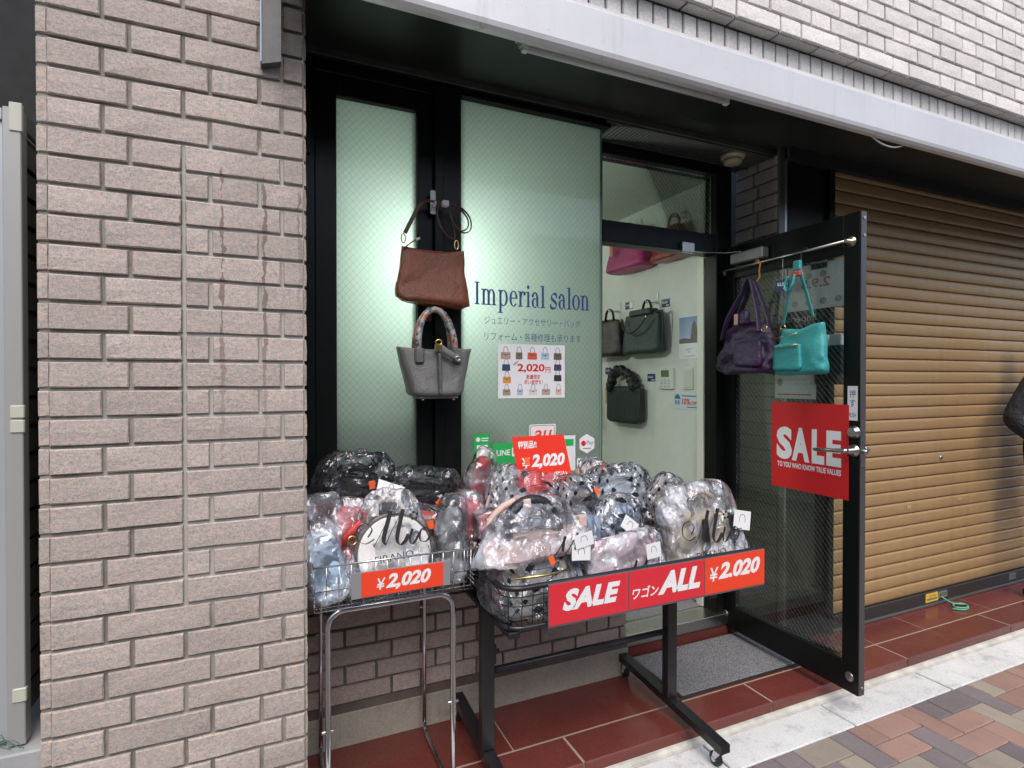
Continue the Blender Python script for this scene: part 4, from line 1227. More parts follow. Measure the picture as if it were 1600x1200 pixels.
def script_mio(parent, w_, h_, y, x0, z0, mat, firano=True):
    """pen-script word on the film's front"""
    mb = MB()
    O, U, V = (x0, y, z0), (1, 0, 0), (0, 0, 1)
    k = w_
    P = lambda pts: [(a * k, b * k) for a, b in pts]
    put_stroke(mb, P([(.22, .20), (.10, .16), (.00, .24), (.02, .38), (.13, .42), (.20, .33), (.14, .24)]), .022 * k, .008 * k, O, U, V, 0, True, 60)
    put_stroke(mb, P([(.20, .10), (.34, .30), (.47, .52)]), .010 * k, .008 * k, O, U, V, 0, True, 60)
    put_stroke(mb, P([(.47, .53), (.42, .40), (.34, .18), (.36, .10)]), .060 * k, .012 * k, O, U, V, 0, True, 65)
    put_stroke(mb, P([(.36, .10), (.48, .30), (.64, .53)]), .010 * k, .008 * k, O, U, V, 0, True, 60)
    put_stroke(mb, P([(.64, .53), (.58, .36), (.52, .16), (.55, .07), (.62, .10), (.68, .18)]), .058 * k, .012 * k, O, U, V, 0, True, 65)
    put_stroke(mb, P([(.74, .25), (.69, .12), (.71, .05), (.77, .09), (.83, .18)]), .034 * k, .010 * k, O, U, V, 0, True, 65)
    put_stroke(mb, P([(.93, .24), (.85, .20), (.83, .08), (.91, .05), (.98, .13), (.95, .22), (.90, .20), (1.04, .19)]), .030 * k, .010 * k, O, U, V, 0, True, 65)
    for q in range(5):
        a = math.radians(90 + 72 * q)
        c = (.78 + .045 * math.cos(a), .42 + .045 * math.sin(a))
        put_poly(mb, [((c[0] + .022 * math.cos(t * 1.047) * (1 if True else 0)) * k, (c[1] + .022 * math.sin(t * 1.047)) * k) for t in range(6)], O, U, V, .0002 + q * .00004)
    if firano: put_text(mb, 'FIRANO', (.20 * k, -.13 * k, .72 * k, -.03 * k), O, U, V, 0, -.004)
    return lpart('printed_script', mb, mat, parent, recalc=False)

def fit_plane(parent_mb, fn):
    for v in parent_mb.bm.verts: v.co = fn(v.co)

def tagcard(parent, x, z, y, w_, h_, ang, mat=None, print_bag=False, name='tag_card'):
    mb = MB()
    c, s = math.cos(ang), math.sin(ang)
    pts = [(-w_ / 2, -h_ / 2), (w_ / 2, -h_ / 2), (w_ / 2, h_ / 2), (-w_ / 2, h_ / 2)]
    pts = [(x + a * c - b * s, z + a * s + b * c) for a, b in pts]
    mb.prism(pts, 'xz', y - .001, y)
    o = lpart(name, mb, mat or M_paper, parent)
    if print_bag:
        mb = MB()
        O, U, V = (x, y - .0014, z), (c, 0, s), (-s, 0, c)
        put_stroke(mb, [(-.18 * w_, -.1 * h_), (-.12 * w_, .25 * h_), (.12 * w_, .25 * h_), (.18 * w_, -.1 * h_)], .03 * w_, .03 * w_, O, U, V, 0)
        lpart('print', mb, M_greyprint, o, recalc=False)
    return o

# every wrapped bag of the two piles
WL = 'plastic wrapped bags piled in the carts'
def wrapped(label, loc, dims, rot=(0, 0, 0), colr=(.3, .3, .3), film='net', handles=None, seed=1, shape=None, wscale=(1.10, 1.16, 1.25), ridge=0.0075, mat=None, tags=(), extra=None, ttop=0.9, wtop=0.55, orange=(), piping=None, cap=None):
    t = thing('wrapped_bag', label, 'handbag', loc, rot, WL)
    w_, h_, d_ = dims
    sh_ = dict(ttop=ttop, dtop=.45, e=.4, nz=.008, seed=seed, round_top=.2)
    if shape: sh_.update(shape)
    body = mat or leather('leather_%d_%d_%d' % tuple(int(99 * q) for q in colr), colr)
    lpart('bag_body', soft_shell(w_, h_, d_, **sh_), body, t)
    if handles:
        hc, hz, hr, hw = handles[:4]
        for yy in ((-d_ * .18, d_ * .18) if len(handles) < 5 else (-d_ * .2,)):
            lpart('handle', handle_arc(-w_ * hw / 2, w_ * hw / 2, h_ * .93, hz, hr, yy), leather('leather_%d_%d_%d' % tuple(int(99 * q) for q in hc), hc), t)
    if piping:
        for yy in (-d_ * .40, d_ * .40):
            P = []
            for i in range(25):
                a = math.pi * i / 24
                P.append((-w_ * .49 * sgnpow(math.cos(a), .6), yy * (1 - .5 * math.sin(a)), h_ * (.05 + .97 * sgnpow(math.sin(a), .6))))
            m = MB(); m.tube(P, .006, 8); lpart('piping', m, leather('piping_%d' % int(piping[0] * 99), piping), t)
    hh = h_ + (handles[1] if handles else 0) * .9
    film_m = {'net': M_net, 'netdark': M_netdark, 'thin': M_thinwrap, 'clear': M_wrap, 'milky': M_wrapm}[film]
    lpart('plastic_wrap', soft_shell(w_ * wscale[0] + .01, hh * wscale[1], d_ * wscale[2] + .02, ttop=wtop, dtop=.42, e=.5, nz=.024, seed=seed + 40, nu=110, nv=54, round_top=.22, freq=6, uv=True, ridge=ridge), film_m, t, recalc=True)
    for (x, z, a) in orange:
        tagcard(t, x, z, -d_ * .5 * wscale[2] - .012, .020, .030, a, M_orangetag, name='orange_tag')
    for tg in tags:
        tagcard(t, tg[0], tg[1], -d_ * .5 * wscale[2] - (.016 if len(tg) < 6 else tg[5]), tg[2], tg[3], tg[4], None, True)
    if extra: extra(t, w_, h_, d_)
    return t
BLK = (.018, .018, .02)
# --- left cart
wrapped('black wrapped bag with an orange tag at the back left of the wire cart', (0.252, 0.325, 0.895), (.27, .235, .13), (R(8), R(9), R(6)), BLK, 'netdark', (BLK, .05, .009, .5), 1, orange=((.03, .235, .3), (.05, .13, 1.2)), wtop=.85)
wrapped('black wrapped bag with a red handle end at the back right of the wire cart', (0.515, 0.325, 0.87), (.30, .20, .13), (R(6), R(3), R(-4)), (.03, .028, .03), 'netdark', (BLK, .04, .010, .55), 2, orange=((.055, .165, .7), (-.03, .12, 1.0)), wtop=.8)
wrapped('dark burgundy wrapped bag against the pillar in the wire cart', (0.178, 0.215, 0.87), (.12, .185, .12), (R(4), R(-6), 0), (.10, .014, .016), 'clear', None, 3, shape=dict(ttop=.8), wtop=.8)
def red_extra(t, a, b, c):
    m = MB(); m.tube(catmull([(-.05, -.058, .11), (-.02, -.075, .15), (.02, -.07, .19), (.03, -.05, .215)]), .010, 8, flat=(.022, .006, (1, 0, 0))); lpart('strap', m, leather('leather_red_strap', (.62, .05, .05)), t)
    m = MB(); m.tube([(-.015 + .014 * math.cos(k * .524), -.075, .125 + .014 * math.sin(k * .524)) for k in range(12)], .003, 6, closed=True); lpart('ring', m, M_gold, t)
wrapped('bright red wrapped bag with strap and rings in the wire cart', (0.238, 0.150, 0.82), (.145, .225, .09), (R(-8), R(6), R(10)), (.60, .022, .030), 'clear', None, 4, extra=red_extra, shape=dict(ttop=.7, nz=.012), wtop=.7)
wrapped('pale blue wrapped bag at the front left corner of the wire cart', (0.186, 0.062, 0.79), (.115, .185, .075), (R(-6), R(-10), R(4)), (.34, .48, .62), 'milky', ((.45, .55, .66), .03, .006, .6), 5, shape=dict(ttop=.75), wtop=.85)
def round_bag(t):
    # upright disc-shaped bag, face to the front
    mb = MB(); R0 = .122
    mb.lathe([(R0 * .93, -.034), (R0, -.024), (R0, .024), (R0 * .93, .034)], (0, 0, R0), 'y', 40)
    for v in mb.bm.verts:
        if v.co.z < .02: v.co.z = .02 + (v.co.z - .02) * .3
    lpart('bag_body', mb, leather('leather_white', (.82, .80, .77), .5, 300, .05), t)
    mb = MB(); mb.tube([(R0 * math.cos(k * math.pi / 20), -.030, R0 + R0 * math.sin(k * math.pi / 20)) for k in range(40)], .0035, 6, closed=True); lpart('piping', mb, leather('leather_dark_piping', (.10, .09, .09)), t)
    lpart('handle', handle_arc(-.075, .055, .20, .095, .0075, -.015), leather('leather_cream_handle', (.66, .58, .44)), t)
t = thing('wrapped_bag', 'round white wrapped bag with black Mio print standing in the middle of the wire cart', 'handbag', (0.388, 0.082, 0.782), (R(-9), R(-4), 0), WL)
round_bag(t)
lpart('plastic_wrap', soft_shell(.31, .325, .115, ttop=.55, dtop=.35, e=.6, nz=.012, seed=60, nu=110, nv=54, round_top=.3, freq=7, uv=True, ridge=.007), M_thinwrap, t)
script_mio(t, .235, .2, -.078, -.120, .135, M_blackprint)
tagcard(t, .06, .075, -.070, .07, .045, R(12))
def grey_extra(t, a, b, c):
    m = MB(); m.tube(catmull([(-.02, -.055, .02), (-.028, -.058, .12), (0, -.058, .175), (.03, -.055, .12), (.032, -.05, .03)]), .008, 8); lpart('handle', m, leather('leather_grey_handle', (.17, .175, .17)), t)
wrapped('grey wrapped bag standing upright at the right end of the wire cart', (0.578, 0.135, 0.785), (.11, .235, .15), (R(-4), R(4), R(-14)), (.20, .205, .20), 'clear', None, 7, extra=grey_extra, shape=dict(ttop=.55), wtop=.7)
wrapped('red and black wrapped bag wedged behind the round white bag', (0.485, 0.225, 0.86), (.17, .135, .10), (0, R(8), R(-8)), (.45, .03, .025), 'net', None, 8, wtop=.8, orange=((.03, .11, .4),))
# loose cards lying on the left pile
def card(label, loc, rot, w_, h_, colr=None):
    t = thing('product_card', label, 'card', loc, rot, 'cards with bag pictures on the piles')
    m = MB(); m.box(-w_ / 2, w_ / 2, -.0006, .0006, -h_ / 2, h_ / 2); lpart('sheet', m, M_paper, t)
    ic = {}
    bag_icon(ic, 2, 0, -.004, h_ * .55, colr or (.3, .17, .09), (0, -.0012, 0), (1, 0, 0), (0, 0, 1), 0)
    for c, m in ic.items(): lpart('bag_picture', m, simple('ink_%02d_%02d_%02d' % tuple(int(99 * q) for q in c), c, 0.6), t, recalc=False)
card('white card with a brown bag picture leaning on the back bags of the wire cart', (0.392, 0.205, 1.082), (R(-30), R(22), R(4)), .10, .058, (.24, .13, .07))
card('white card with a beige bag picture above the red bag in the wire cart', (0.290, 0.185, 1.035), (R(-25), R(4), 0), .115, .055, (.46, .36, .27))

# --- right wagon
wrapped('red wrapped bag sticking up at the back left of the sale wagon', (0.752, 0.345, 0.91), (.11, .265, .09), (R(6), R(6), 0), (.52, .022, .035), 'clear', None, 11, shape=dict(ttop=.45, nz=.012), wtop=.5, wscale=(1.3, 1.10, 1.3))
wrapped('purple and red wrapped bag hanging over the left edge of the sale wagon', (0.715, 0.235, 0.84), (.10, .185, .16), (0, R(-10), 0), (.48, .016, .030), 'clear', None, 12, wtop=.7, wscale=(1.25, 1.15, 1.2))
wrapped('large grey wrapped bag with pink piping under net printed film in the sale wagon', (0.925, 0.250, 0.830), (.42, .220, .13), (R(-14), R(15), 0), (.30, .30, .32), 'net', (BLK, .035, .011, .55), 13, piping=(.42, .27, .25), orange=((-.08, .295, .2), (.17, .10, .4)), wtop=.75, shape=dict(ttop=.75))
wrapped('pink and red patterned wrapped bag behind the pink handbag', (0.785, 0.135, 0.895), (.19, .095, .09), (R(-10), R(-4), R(-6)), (.50, .10, .13), 'clear', None, 14, mat=mat_fabric_print('rose_pattern', (.50, .10, .14), (.62, .36, .36), 60), wtop=.7)
def pink_extra(t, a, b, c):
    m = handle_arc(-.115, .085, .075, .120, .022, -.02); lpart('handle', m, leather('leather_black_gloss', (.02, .02, .024), .3), t)
    m = handle_arc(-.165, .125, .07, .125, .012, .035, 0, 12); lpart('handle', m, leather('leather_pink_handle', (.62, .44, .38)), t)
    m = MB(); m.box(-.050, -.022, -.045, .05, .172, .206, .004); lpart('handle_keeper', m, leather('leather_pink_keeper', (.64, .48, .44)), t)
    m = MB(); m.box(.155, .185, -.06, -.03, .08, .12, .003); lpart('tab', m, leather('leather_pink_handle', (.62, .44, .38)), t)
    mb = MB()
    O, U, V = (0.03, -.093, .012), (1, 0, 0), (0, 0, 1)
    put_stroke(mb, [(-.005, 0), (.02, .025), (.042, .058)], .004, .003, O, U, V, 0, True, 60); put_stroke(mb, [(.042, .058), (.032, .03), (.028, .008)], .011, .003, O, U, V, 0, True, 65)
    put_stroke(mb, [(.04, .0), (.068, .03), (.092, .062)], .004, .003, O, U, V, 0, True, 60); put_stroke(mb, [(.092, .062), (.084, .03), (.078, .006)], .010, .003, O, U, V, 0, True, 65)
    lpart('printed_script', mb, M_blackprint, t, recalc=False)
wrapped('pale pink wrapped handbag with a thick black handle in the sale wagon', (0.862, 0.020, 0.852), (.41, .080, .12), (R(-4), R(-3), R(2)), (.76, .58, .53), 'milky', None, 15, extra=pink_extra, wscale=(1.13, 2.55, 1.3), wtop=.5, shape=dict(ttop=1, dtop=.8, round_top=.12), tags=((.145, .045, .075, .048, R(6)),), ridge=.008)
def quilt_extra(t, a, b, c):
    m = MB(); m.tube([(-.13, -.078, .135), (0, -.088, .128), (.10, -.083, .13)], .004, 6); lpart('zip', m, M_gold, t)
wrapped('grey quilted wrapped bag under net printed film at the front left of the sale wagon', (0.865, 0.010, 0.672), (.33, .185, .15), (R(-6), R(-2), R(2)), (.50, .49, .46), 'net', None, 16, extra=quilt_extra, tags=((.135, .182, .075, .052, R(-8)),), orange=((.02, .175, .3),), wscale=(1.06, 1.08, 1.12), wtop=.9, shape=dict(ttop=.85))
wrapped('crumpled maroon wrapped bag in the left front corner of the sale wagon', (0.728, 0.03, 0.69), (.05, .16, .14), (0, R(-5), 0), (.25, .02, .03), 'clear', None, 17, wtop=.8)
def mauve_extra(t, a, b, c):
    mb = MB(); O, U, V = (-.04, -.062, .045), (1, 0, 0), (0, 0, 1)
    put_stroke(mb, [(0, 0), (.03, .03), (.052, .062)], .004, .003, O, U, V, 0, True, 60); put_stroke(mb, [(.052, .062), (.042, .03), (.036, .002)], .010, .003, O, U, V, 0, True, 65)
    put_stroke(mb, [(.045, .0), (.075, .03), (.10, .062)], .004, .003, O, U, V, 0, True, 60); put_stroke(mb, [(.10, .062), (.09, .03), (.084, .0)], .010, .003, O, U, V, 0, True, 65)
    lpart('printed_script', mb, M_blackprint, t, recalc=False)
wrapped('flat mauve wrapped bag in the front middle of the sale wagon', (1.215, -.020, 0.705), (.30, .185, .085), (R(-3), R(-3), R(1)), (.66, .53, .57), 'milky', None, 18, extra=mauve_extra, tags=((.085, .13, .065, .055, R(2)),), wscale=(1.08, 1.06, 1.25), wtop=.95, shape=dict(ttop=.97, round_top=.08))
def beige_extra(t, a, b, c):
    for xx in (-.030, .105):
        m = MB(); m.box(xx, xx + .028, -.083, -.070, .0, .19, .004); lpart('black_panel', m, leather('leather_black_panel', (.02, .018, .018)), t)
    m = MB(); m.tube([(.04 + .02 * math.cos(k * .524), -.09, .205 + .008 * math.sin(k * .524)) for k in range(12)], .003, 6, closed=True); lpart('chain', m, M_gold, t)
    script_mio(t, .275, .2, -.112, -.155, .085, M_blackprint)
wrapped('beige and black wrapped bag with Mio print at the right wagon end', (1.612, 0.03, 0.722), (.33, .215, .15), (R(-5), R(-3), R(-2)), (.62, .52, .39), 'milky', ((.55, .45, .33), .09, .010, .55), 19, extra=beige_extra, tags=((.150, .165, .085, .075, R(-14), .004),), wscale=(1.20, 1.10, 1.25), wtop=.75, shape=dict(ttop=.92), ridge=.009)
wrapped('light blue and denim wrapped bag in the middle of the sale wagon', (1.248, 0.105, 0.80), (.23, .185, .12), (R(-8), R(10), R(4)), (.40, .50, .62), 'net', None, 20, mat=mat_fabric_print('denim_print', (.34, .44, .58), (.06, .08, .12), 26), tags=((-.005, .10, .075, .052, R(-28)),), wtop=.7)
wrapped('pale grey-blue wrapped bag at the back of the sale wagon behind the denim bag', (1.375, 0.235, 0.86), (.40, .175, .13), (R(-6), R(-4), 0), (.46, .52, .57), 'net', ((.32, .38, .43), .035, .010, .6), 21, orange=((-.06, .125, .9),), wtop=.7)
wrapped('leopard patterned wrapped bag beside the grey-blue one in the sale wagon', (1.520, 0.165, 0.84), (.19, .19, .10), (R(-6), R(14), R(-6)), (.45, .36, .27), 'net', None, 22, mat=mat_fabric_print('leopard_print', (.50, .40, .30), (.04, .03, .025), 75), wtop=.7)
wrapped('pinkish brown wrapped bag with orange tag at the very back of the sale wagon', (1.305, 0.345, 0.93), (.20, .165, .10), (0, 0, 0), (.46, .31, .27), 'net', None, 23, orange=((0.0, .165, .3),), wtop=.6)
wrapped('black and brown wrapped bag between the large grey bag and the grey-blue bag', (1.165, 0.215, 0.86), (.19, .165, .12), (R(-8), R(-8), R(6)), (.24, .21, .20), 'net', (BLK, .025, .008, .5), 24, orange=((.05, .15, .3),), wtop=.6)
wrapped('dark blue wrapped bag filling the gap behind the mauve bag', (1.075, 0.075, 0.79), (.15, .17, .13), (R(-6), R(6), 0), (.22, .30, .42), 'clear', None, 25, wtop=.6)

# red price card standing in the pile
pcx = thing('price_card', 'shiny red 2,020 yen price card standing in the wagon pile before the window stickers', 'price card', (1.03, 0.270, 1.064), (R(-6), 0, R(2)))
mb = MB(); mb.prism([(-.118, -.035), (-.07, -.052), (.130, -.022), (.095, .178), (-.143, .178)], 'xz', -.0015, 0)
lpart('sheet', mb, simple('glossy_red_card', (0.80, .050, .030), .14), pcx)
O, U, V = (0, -.0022, 0), (1, 0, 0), (0, 0, 1)
mb = MB()
put_text(mb, '特別品!!', (-.118, .128, -.035, .160), O, U, V, 0, .03)
put_text(mb, '¥', (-.105, .052, -.068, .092), O, U, V, 0, .02); put_text(mb, '2,020', (-.062, .044, .094, .104), O, U, V, 0, .045, .2)
put_text(mb, '(税込)', (.040, .008, .100, .030), O, U, V, 0, .02)
lpart('lettering', mb, M_white, pcx, recalc=False)

# ------------------------------------------------------------------ wire cart (left)
cart = thing('wire_cart', 'chrome wire basket cart on tube legs beside the brick pillar', 'cart', (0.375, 0.21, 0.05))
cx0, cx1, cy0, cy1, cz0, cz1 = 0.125, 0.632, 0.012, 0.430, 0.772, 0.908
def rect_path(x0, x1, y0, y1, z): return [(x0, y0, z), (x1, y0, z), (x1, y1, z), (x0, y1, z)]
mb = MB(); mb.tube(rect_path(cx0, cx1, cy0, cy1, cz1), .0032, 8, closed=True); part('rim', mb, M_chrome, cart, smooth=False)
mb = MB(); mb.tube(rect_path(cx0 + .004, cx1 - .004, cy0 + .004, cy1 - .004, cz0), .0026, 6, closed=True); mb.tube(rect_path(cx0 + .004, cx1 - .004, cy0 + .003, cy1 - .003, cz0 + .062), .0022, 6, closed=True); part('lower_ring', mb, M_chrome, cart)
mb = MB()
n = 14
for i in range(1, n):
    x = cx0 + (cx1 - cx0) * i / n
    mb.tube([(x, cy0 + .001, cz1), (x, cy0 + .004, cz0), (x, cy1 - .004, cz0), (x, cy1, cz1)], .0015, 5)
part('wire_grid', mb, M_chrome, cart)
mb = MB()
for i in range(1, 12):
    y = cy0 + (cy1 - cy0) * i / 12
    mb.tube([(cx0, y, cz1), (cx0 + .004, y, cz0), (cx1 - .004, y, cz0), (cx1, y, cz1)], .0015, 5)
part('side_grid', mb, M_chrome, cart)
mb = MB()
for zz in (cz0 + .018, cz0 + .032, cz0 + .046):
    mb.tube([(cx0 + .003, cy0, zz), (cx0 + .003, cy1, zz)], .0013, 5)
    mb.tube([(cx1 - .003, cy0, zz), (cx1 - .003, cy1, zz)], .0013, 5)
part('side_wires', mb, M_chrome, cart)
def hoop(x0, x1, y, ztop, zbot, r, rad=.05):
    P = [(x0, y, zbot), (x0, y, (zbot + ztop) / 2)]
    for i in range(9):
        a = math.pi - math.pi / 2 * i / 8
        P.append((x0 + rad + rad * math.cos(a), y, ztop - rad + rad * math.sin(a)))
    for i in range(9):
        a = math.pi / 2 - math.pi / 2 * i / 8
        P.append((x1 - rad + rad * math.cos(a), y, ztop - rad + rad * math.sin(a)))
    P += [(x1, y, (zbot + ztop) / 2), (x1, y, zbot)]
    m = MB(); m.tube(P, r, 12); return m
LY0, LY1 = 0.030, 0.445
part('leg_hoop', hoop(0.166, 0.562, LY0, 0.764, 0.058, .0095), M_chrome, cart)
part('leg_hoop', hoop(0.180, 0.574, LY1, 0.764, 0.10, .0080), M_chrome, cart)
for xa, xb in ((0.166, 0.180), (0.562, 0.574)):
    mb = MB(); mb.tube([(xb, LY1, .10), (xb, LY1 - .012, .072), (xb, LY1 - .05, .062), (xa + .014, LY0 + .02, .060)], .0075, 8); part('foot_bar', mb, M_chrome, cart)
for xx, yy, zz in ((0.166, LY0, .40), (0.562, LY0, .40), (0.180, LY1, .52), (0.574, LY1, .56)):
    mb = MB(); mb.lathe([(.0045, -.019), (.006, -.016), (.006, .016), (.0045, .019)], (xx, yy, zz), 'x', 8); part('bolt', mb, M_steel, cart)
sg = MB(); sg.box(0.232, 0.545, cy0 - .0075, cy0 - .0045, .800, .880, .0006)
sgo = part('sign_holder', sg, simple('grey_sign_holder', (.24, .24, .25), .4), cart)
sg = MB(); sg.box(0.262, 0.520, cy0 - .0095, cy0 - .0078, .803, .878, .0004)
sgp = part('price_board', sg, M_orange, cart, label='orange red board reading 2,020 yen on the wire cart')
O, U, V = (0.262, cy0 - .0099, .803), (1, 0, 0), (0, 0, 1)
mb = MB(); put_text(mb, '¥', (.046, .016, .073, .052), O, U, V, 0, .01, .15); put_text(mb, '2,020', (.074, .010, .218, .062), O, U, V, 0, .04, .28)
part('lettering', mb, M_white, sgp, recalc=False)

# ------------------------------------------------------------------ sale wagon (right)
wag = thing('sale_wagon', 'black wire basket wagon on castors with red SALE boards in front of the window', 'cart', (1.25, 0.15, 0.0))
wx0, wx1, wy0, wy1, wz0, wz1 = 0.692, 1.788, -0.108, 0.405, 0.662, 0.795
def rr_path(x0, x1, y0, y1, z, r=.06, n=6):
    P = []
    for cx_, cy_, a in ((x1 - r, y0 + r, -90), (x1 - r, y1 - r, 0), (x0 + r, y1 - r, 90), (x0 + r, y0 + r, 180)):
        for i in range(n + 1):
            t = math.radians(a + 90 * i / n); P.append((cx_ + r * math.cos(t), cy_ + r * math.sin(t), z))
    return P
M_wag = simple('wagon_black_paint', (0.014, 0.014, 0.016), 0.32)
mb = MB(); mb.tube(rr_path(wx0, wx1, wy0, wy1, wz1), .010, 10, closed=True); part('top_rim', mb, M_wag, wag)
mb = MB(); mb.tube(rr_path(wx0 + .01, wx1 - .01, wy0 + .008, wy1 - .008, wz0), .009, 10, closed=True); part('bottom_rim', mb, M_wag, wag)
mb = MB()
for zz in (.70, .735, .765): mb.tube(rr_path(wx0 + .005, wx1 - .005, wy0 + .004, wy1 - .004, zz), .0022, 5, closed=True)
A_, B_ = rr_path(wx0, wx1, wy0, wy1, wz1, n=2), rr_path(wx0 + .01, wx1 - .01, wy0 + .008, wy1 - .008, wz0, n=2)
for k in range(26):
    x = wx0 + .06 + (wx1 - wx0 - .12) * k / 25
    mb.tube([(x, wy0, wz1), (x, wy0 + .008, wz0), (x, wy1 - .008, wz0), (x, wy1, wz1)], .0020, 5)
for k in range(9):
    y = wy0 + .06 + (wy1 - wy0 - .12) * k / 8
    mb.tube([(wx0, y, wz1), (wx0 + .01, y, wz0), (wx1 - .01, y, wz0), (wx1, y, wz1)], .0020, 5)
for q in (0.5,):
    for sx, sy in ((0, 0), (1, 0), (0, 1), (1, 1)):
        cx_ = wx1 - .06 + .06 * .7071 if sx else wx0 + .06 - .06 * .7071; cy_ = wy1 - .06 + .06 * .7071 if sy else wy0 + .06 - .06 * .7071
        mb.tube([(cx_, cy_, wz1), (cx_, cy_, wz0)], .0022, 5)
part('wire_grid', mb, M_wag, wag)
px_l, px_r = 0.728, 1.560
for xx in (px_l, px_r):
    mb = MB(); mb.box(xx - .024, xx + .024, .130, .172, .1285, wz0 - .004, .003); part('post', mb, M_wag, wag)
    mb = MB(); mb.box(xx - .020, xx + .020, -.10, .40, wz0 - .030, wz0 - .0095, .002); part('basket_bearer', mb, M_wag, wag)
    mb = MB(); mb.prism([(-.165, .072), (.50, .124), (.50, .155), (-.165, .103)], 'yz', xx - .022, xx + .022); part('foot_bar', mb, M_wag, wag)
    mb = MB(); mb.lathe([(.009, .1298), (.009, .125), (.004, .124)], (xx, 0, .625), 'y', 10); part('bolt', mb, M_steel, wag)
mb = MB(); mb.tube([(px_l + .02, .152, .405), (px_r - .02, .152, .405)], .0125, 12); part('cross_bar', mb, M_wag, wag)
mb = MB(); mb.box(px_l + .025, px_l + .036, .142, .162, .43, .50, .002); mb.box(px_l + .036, px_l + .05, .147, .157, .468, .480, .001); part('adjuster', mb, M_wag, wag)
for xx in (px_l, px_r):
    for yy in (-.135, .455):
        zg = 0.0 if yy < 0 else 0.0505
        zt = zg + .0735
        rr_ = .027
        c = part('castor', MB().lathe([(.010, zt), (.014, zt - .005), (.014, zt - .010)], (xx, yy, 0), 'z', 12), M_chrome, wag)
        for xa in (xx - .015, xx + .0125):
            mb = MB(); mb.prism([(yy - .016, zt - .010), (yy + .016, zt - .010), (yy + .026, zg + .030), (yy + .018, zg + .020)], 'yz', xa, xa + .0025)
            part('fork', mb, M_chrome, c)
        mb = MB(); mb.lathe([(.020, -.011), (rr_, -.008), (rr_, .008), (.020, .011)], (xx, yy + .018, zg + rr_ + .0005), 'x', 20); part('wheel', mb, M_blackmatt, c)
        mb = MB(); mb.lathe([(.009, -.0165), (.009, .0165)], (xx, yy + .018, zg + rr_ + .0005), 'x', 12); part('hub', mb, M_chrome, c)
# boards hanging on the front
def board(x0, x1, mat, label, put):
    m = MB(); m.box(x0, x1, wy0 - .0165, wy0 - .0145, .662, .797, .0004)
    o = part('price_board', m, mat, wag, label=label)
    m = MB(); put(m, (x0, wy0 - .0169, .662), (1, 0, 0), (0, 0, 1)); part('lettering', m, M_white, o, recalc=False)
board(0.840, 1.148, M_pinkred, 'pinkish red board reading SALE', lambda m, O, U, V: put_text(m, 'SALE', (.050, .040, .278, .112), O, U, V, 0, .055, .28))
def b2(m, O, U, V):
    put_text(m, 'ワゴン', (.014, .036, .128, .076), O, U, V, 0, .02, .2); put_text(m, 'ALL', (.124, .034, .320, .116), O, U, V, 0, .055, .28)
board(1.154, 1.490, M_pinkred, 'pinkish red board reading wagon ALL', b2)
def b3(m, O, U, V):
    put_text(m, '¥', (.024, .046, .066, .098), O, U, V, 0, .012, .12); put_text(m, '2,020', (.066, .038, .280, .112), O, U, V, 0, .045, .28)
board(1.496, 1.800, M_orange, 'orange red board reading 2,020 yen on the wagon', b3)
mb = MB(); mb.box(0.838, 1.802, wy0 - .0142, wy0 - .0105, .655, .799, .0006); part('board_backing', mb, simple('clear_grey_holder', (.12, .12, .13), .3), wag)

# ------------------------------------------------------------------ bags hung on the mullion
hk = thing('wall_hook', 'white plastic hook stuck on the black mullion above the brown bag', 'hook', (0.61, 0.445, 2.15))
mb = MB(); mb.box(0.600, 0.622, 0.436, 0.4435, 2.130, 2.225, .003); mb.tube([(0.611, .4365, 2.16), (0.611, .412, 2.155), (0.611, .405, 2.172)], .005, 8)
part('hook_plate', mb, simple('white_plastic', (.62, .63, .64), .35), hk)
br = thing('brown_shoulder_bag', 'brown leather shoulder bag hanging by its looped strap from the white hook', 'handbag', (0.596, 0.385, 1.762))
brm = leather('cognac_leather', (.155, .042, .016), .38, 260, .25)
mb = soft_shell(.300, .225, .085, ttop=.80, dtop=.22, e=.32, nz=.009, seed=31, round_top=.03, bottom_round=.10)
for v in mb.bm.verts:
    q = v.co.z / .225
    v.co.z += -.024 * (1 - (v.co.x / .12) ** 2) * max(0, q - .55) * 2 + (-.012 * (v.co.x / .15) if q < .3 else 0)
lpart('bag_body', mb, brm, br)
stm = leather('strap_brown', (.080, .028, .014), .45)
mb = MB(); mb.tube(catmull([(-.112, -.004, .265), (-.088, -.008, .315), (-.060, -.010, .370), (-.028, .004, .402), (.012, .024, .408), (.05, .018, .404)]), .006, 8, flat=(.017, .005, (.6, -.2, -.5))); lpart('strap', mb, stm, br)
for dx, dz in ((0, 0), (.012, -.006)):
    mb = MB(); mb.tube(catmull([(.05, .012, .402), (.100 + dx, .002, .392), (.138 + dx, -.005, .352), (.140 + dx, -.006, .312 + dz), (.108 + dx, -.004, .298 + dz), (.082, .002, .330), (.070, .008, .375), (.052, .012, .398)]), .005, 8, flat=(.011, .005, (0, -1, .2))); lpart('strap_loop', mb, stm, br)
mb = MB(); mb.tube(catmull([(.030, .010, .400), (.016, -.004, .365), (.022, -.008, .320), (.050, -.008, .275), (.078, -.004, .262), (.088, -.002, .276), (.076, -.004, .33), (.062, .004, .385)]), .005, 8, flat=(.010, .005, (0, -1, .2))); lpart('strap_loop', mb, stm, br)
mb = MB(); mb.box(.038, .064, -.006, .018, .388, .412, .003); lpart('strap_sleeve', mb, simple('white_foam', (.55, .55, .55), .5), br)
